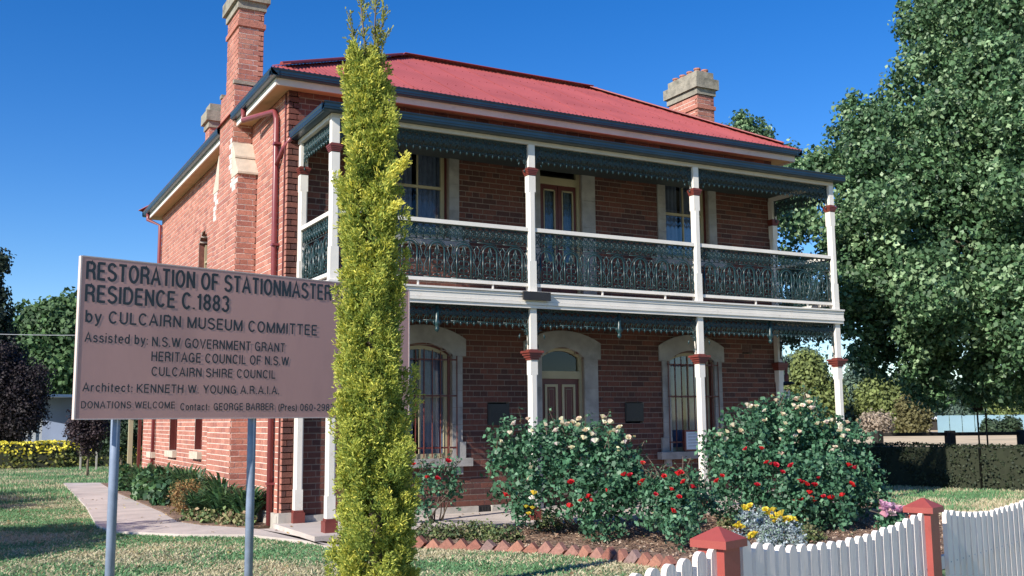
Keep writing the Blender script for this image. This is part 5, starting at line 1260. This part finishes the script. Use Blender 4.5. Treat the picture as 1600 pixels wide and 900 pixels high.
# hedges
def hedge(name, label, pts, h, wd, cols, leaf, topcols=None, dens=160, topfrac=.25):
    t = thing(name, label, 'hedge', (pts[0][0], pts[0][1], -.1)); P = []; O = []; C = []
    core = MB()
    for (xa, ya), (xb, yb) in zip(pts[:-1], pts[1:]):
        d = Vector((xb-xa, yb-ya, 0)); L = d.length; d.normalize(); nn = np.array((d.y, -d.x, 0)); dv = np.array(d)
        core.bar((xa, ya, -.1+h*.48), (xb, yb, -.1+h*.48), wd*.86, h*.95)
        n = int(L*(h*2+wd)*dens); s = rng.random(n)*L; per = rng.random(n)*(2*h+wd)
        z = np.where(per < h, per, np.where(per < h+wd, h, 2*h+wd-per)); off = np.where(per < h, wd/2, np.where(per < h+wd, wd/2-(per-h), -wd/2))
        lump = (.05*np.sin(s*3.1+z*4)+.05*np.sin(s*7+off*6)+rng.normal(0, .03, n))*np.where((per > h) & (per < h+wd), .4, 1)
        nrm_ = np.where((per < h)[:, None], nn, np.where((per < h+wd)[:, None], [0, 0, 1.], -nn))
        q = np.array([xa, ya, -.1])+dv*s[:, None]+nn*off[:, None]+np.array([0, 0, 1.])*z[:, None]+nrm_*lump[:, None]
        P.append(q); O.append(nrm_)
        c = palette(n, cols)
        if topcols is not None:
            yel = rng.random(n) < np.clip((z/h-(1-topfrac))*4+.15*np.sin(s*2.1)*2, 0, .95); c[yel] = palette(yel.sum(), topcols)
        C.append(c)
    P = np.concatenate(P); O = np.concatenate(O); C = np.concatenate(C)
    V, F, Cc = leaves(P, O, leaf*(.7+.6*rng.random(len(P))), C, .7, rnd=.6)
    link('foliage', np_mesh('foliage', V, F, Cc, M['leafmatt']), t); core.build('branches', M['hedgecore'], t); return t
hedge('clipped_hedge', 'dark clipped hedge right of the house below the railing', [(10.6, 6.2), (13.3, 4.0), (14.1, 1.2), (17, -4.5)][1:], .86, .7, [(.03, .045, .02), (.04, .055, .025), (.022, .035, .018)], .06, None, 420)
hedge('clipped_hedge', 'dark hedge length beyond the rose bush running to the house', [(9.4, 6.6), (13.2, 4.05)], .84, .7, [(.03, .045, .02), (.04, .055, .025)], .06, None, 300)
hedge('golden_hedge', 'yellow topped clipped hedge at far right beside dark hedge', [(19.6, 3.6), (21.5, 0.2)], .9, .8, [(.1, .13, .03)], .08, [(.6, .5, .04)], 200, .6)
hedge('golden_hedge', 'yellow topped hedge across the far end of the left lawn', [(-12, 26.0), (-2.7, 24.9), (3.5, 24.2)], .85, .9, [(.12, .14, .03), (.07, .1, .025), (.2, .2, .04)], .11, [(.85, .74, .08), (.7, .62, .07)], 200, .5)
# left background
b_ = at(5, 600, 42)
CF = thing('conifer_tree', 'very dark tall conifer at the left edge', 'tree', (b_.x-.6, b_.y, -.1))
mb = MB(); x0, y0 = b_.x-.45, b_.y; mb.tube([(x0, y0, -.1), (x0, y0, 7.4)], [.25, .04], 8); mb.build('trunk', M['bark'], CF)
Lc = [((x0+random.uniform(-.3, .3), y0+random.uniform(-.3, .3), z), (max(.35, 1.75*(1-(z-1.5)/7.8))*random.uniform(.75, 1.1),)*2+(.4,)) for z in np.arange(1.3, 8.3, .38)]
link('crown', crown(Lc, 14, .16, [(.015, .03, .018), (.02, .04, .022)], .25, 12, .4, m='leafmatt'), CF)
def simple(name, label, u_, v_, Dd, lob, r, cols, leaf, dens, group=None, cat='tree', clump=.3):
    L2 = [(at(a, b, c), d) for a, b, c, d in lob]; p = at(u_, v_, Dd)
    return tree(name, label, Vector((p.x, p.y, -.1)), Vector((p.x, p.y, max(.5, L2[0][0].z-.3))), r, L2, dens, leaf, cols, group, cat, clump=clump, m='leafmatt')
simple('purple_leaved_tree', 'dark purple leaved round tree at the left edge', -10, 712, 41, [(15, 620, 41, 1.3), (45, 600, 41, .8), (-20, 580, 41, 1.3), (35, 650, 40.6, .8), (-30, 650, 41, 1.3), (0, 570, 41, .8), (10, 675, 41, .7)], .1, [(.018, .014, .018), (.03, .02, .025)], .1, 32)
simple('plum_tree', 'small dark purple plum tree between two stakes below the sign', 137, 731, 28, [(137, 668, 28, .42), (120, 675, 28, .3), (155, 672, 28, .3), (140, 695, 28, .28), (128, 650, 28, .3), (150, 648, 28, .3)], .035, [(.03, .018, .025), (.05, .03, .035)], .07, 60, clump=.14)
for uu, lb in ((125, 'pale timber stake left of the small plum tree'), (150, 'pale timber stake right of the small plum tree')):
    p = ground_at(uu, 735); mb = MB(); mb.box(p.x-.025, p.x+.025, p.y-.025, p.y+.025, -.1, .5); tag(mb.build('stake', M['stake']), lb, 'stake', 'stakes beside the plum tree')
simple('leafy_tree', 'mid green leafy tree behind the blue grey shed', 80, 700, 62, [(70, 540, 62, 2.4), (100, 520, 62, 2), (45, 560, 62, 1.6), (95, 580, 61, 2), (60, 510, 62, 1.2), (110, 490, 62, .9), (30, 600, 62, 1.5), (130, 540, 62, 2.2), (150, 600, 62, 2)], .3, [(.06, .13, .045), (.09, .17, .06), (.05, .1, .04)], .3, 7, clump=.6)
simple('shrub', 'dark green shrub behind golden hedge near the rear post', 190, 715, 31, [(190, 675, 31, .7), (165, 680, 31, .5), (215, 670, 31, .6)], .05, DGN, .09, 40, clump=.2, cat='shrub')
# shed left
SD = thing('metal_shed', 'blue grey metal shed with open bays beyond the golden hedge', 'shed', (at(60, 690, 47).x, at(60, 690, 47).y, -.1))
a = at(68, 655, 47); b_ = at(140, 655, 46); zt = at(68, 624, 47).z
mb = MB(); mb.bar((a.x, a.y, zt/2), (b_.x, b_.y, zt/2), .1, zt+.2); mb.build('wall', M['shedwall'], SD)
a2 = at(-20, 655, 52); zt2 = at(20, 626, 50).z
mb = MB(); mb.bar((a2.x, a2.y, zt2-.3), (a.x, a.y+.3, zt2-.3), .1, .5); mb.build('beam', M['shedwall'], SD)
for uu in (18, 30, 42, 54, 66):
    p = at(uu, 655, 51-uu*.06); mb = MB(); mb.box(p.x-.08, p.x+.08, p.y-.08, p.y+.08, -.1, zt2-.3); mb.build('post', M['shedroof'], SD)
mb = MB(); p = at(-20, 655, 56); q = at(68, 655, 52); mb.bar((p.x, p.y, zt2/2), (q.x, q.y, zt2/2), .1, zt2+.2); mb.build('back_wall', M['shedwall'], SD)
mb = MB(); p = at(-30, 620, 52); q = at(140, 617, 46.5); mb.bar(Vector((p.x, p.y, zt+.12)), Vector((q.x, q.y, zt+.12)), 5, .12); mb.build('roof', M['shedroof'], SD)
mb = MB(); p = at(-40, 521, 38); q = at(330, 516, 36); mb.tube([p.lerp(q, i/8)-Vector((0, 0, .12*math.sin(i/8*PI))) for i in range(9)], .011, 5); tag(mb.build('overhead_wire', M['wire']), 'thin overhead wire crossing the sky left of the sign', 'wire')

# trees out of frame to the left: their shade falls on the lawn
simple2 = [((-8.6, .6, -.1), [((-8.6, .6, 3.0), 1.3), ((-8.2, -.6, 2.6), .9), ((-7.9, 1.6, 2.8), .9), ((-9.4, 0, 3.6), .9)], 'round leafy garden tree left of the lawn outside the view'),
           ((-8.8, 7.5, -.1), [((-8.8, 7.5, 2.9), 1.2), ((-8.3, 8.6, 2.5), .9), ((-8.2, 6.4, 2.6), .8), ((-9.2, 9.6, 3.2), .9)], 'second leafy garden tree farther along the left lawn')]
for b0, L2, lb in simple2:
    tree('garden_tree', lb, b0, (b0[0], b0[1], 2.4), .12, [(Vector(c), r*.9) for c, r in L2], 13, .13, PL, 'trees left of the lawn', clump=.3, shell=.4)
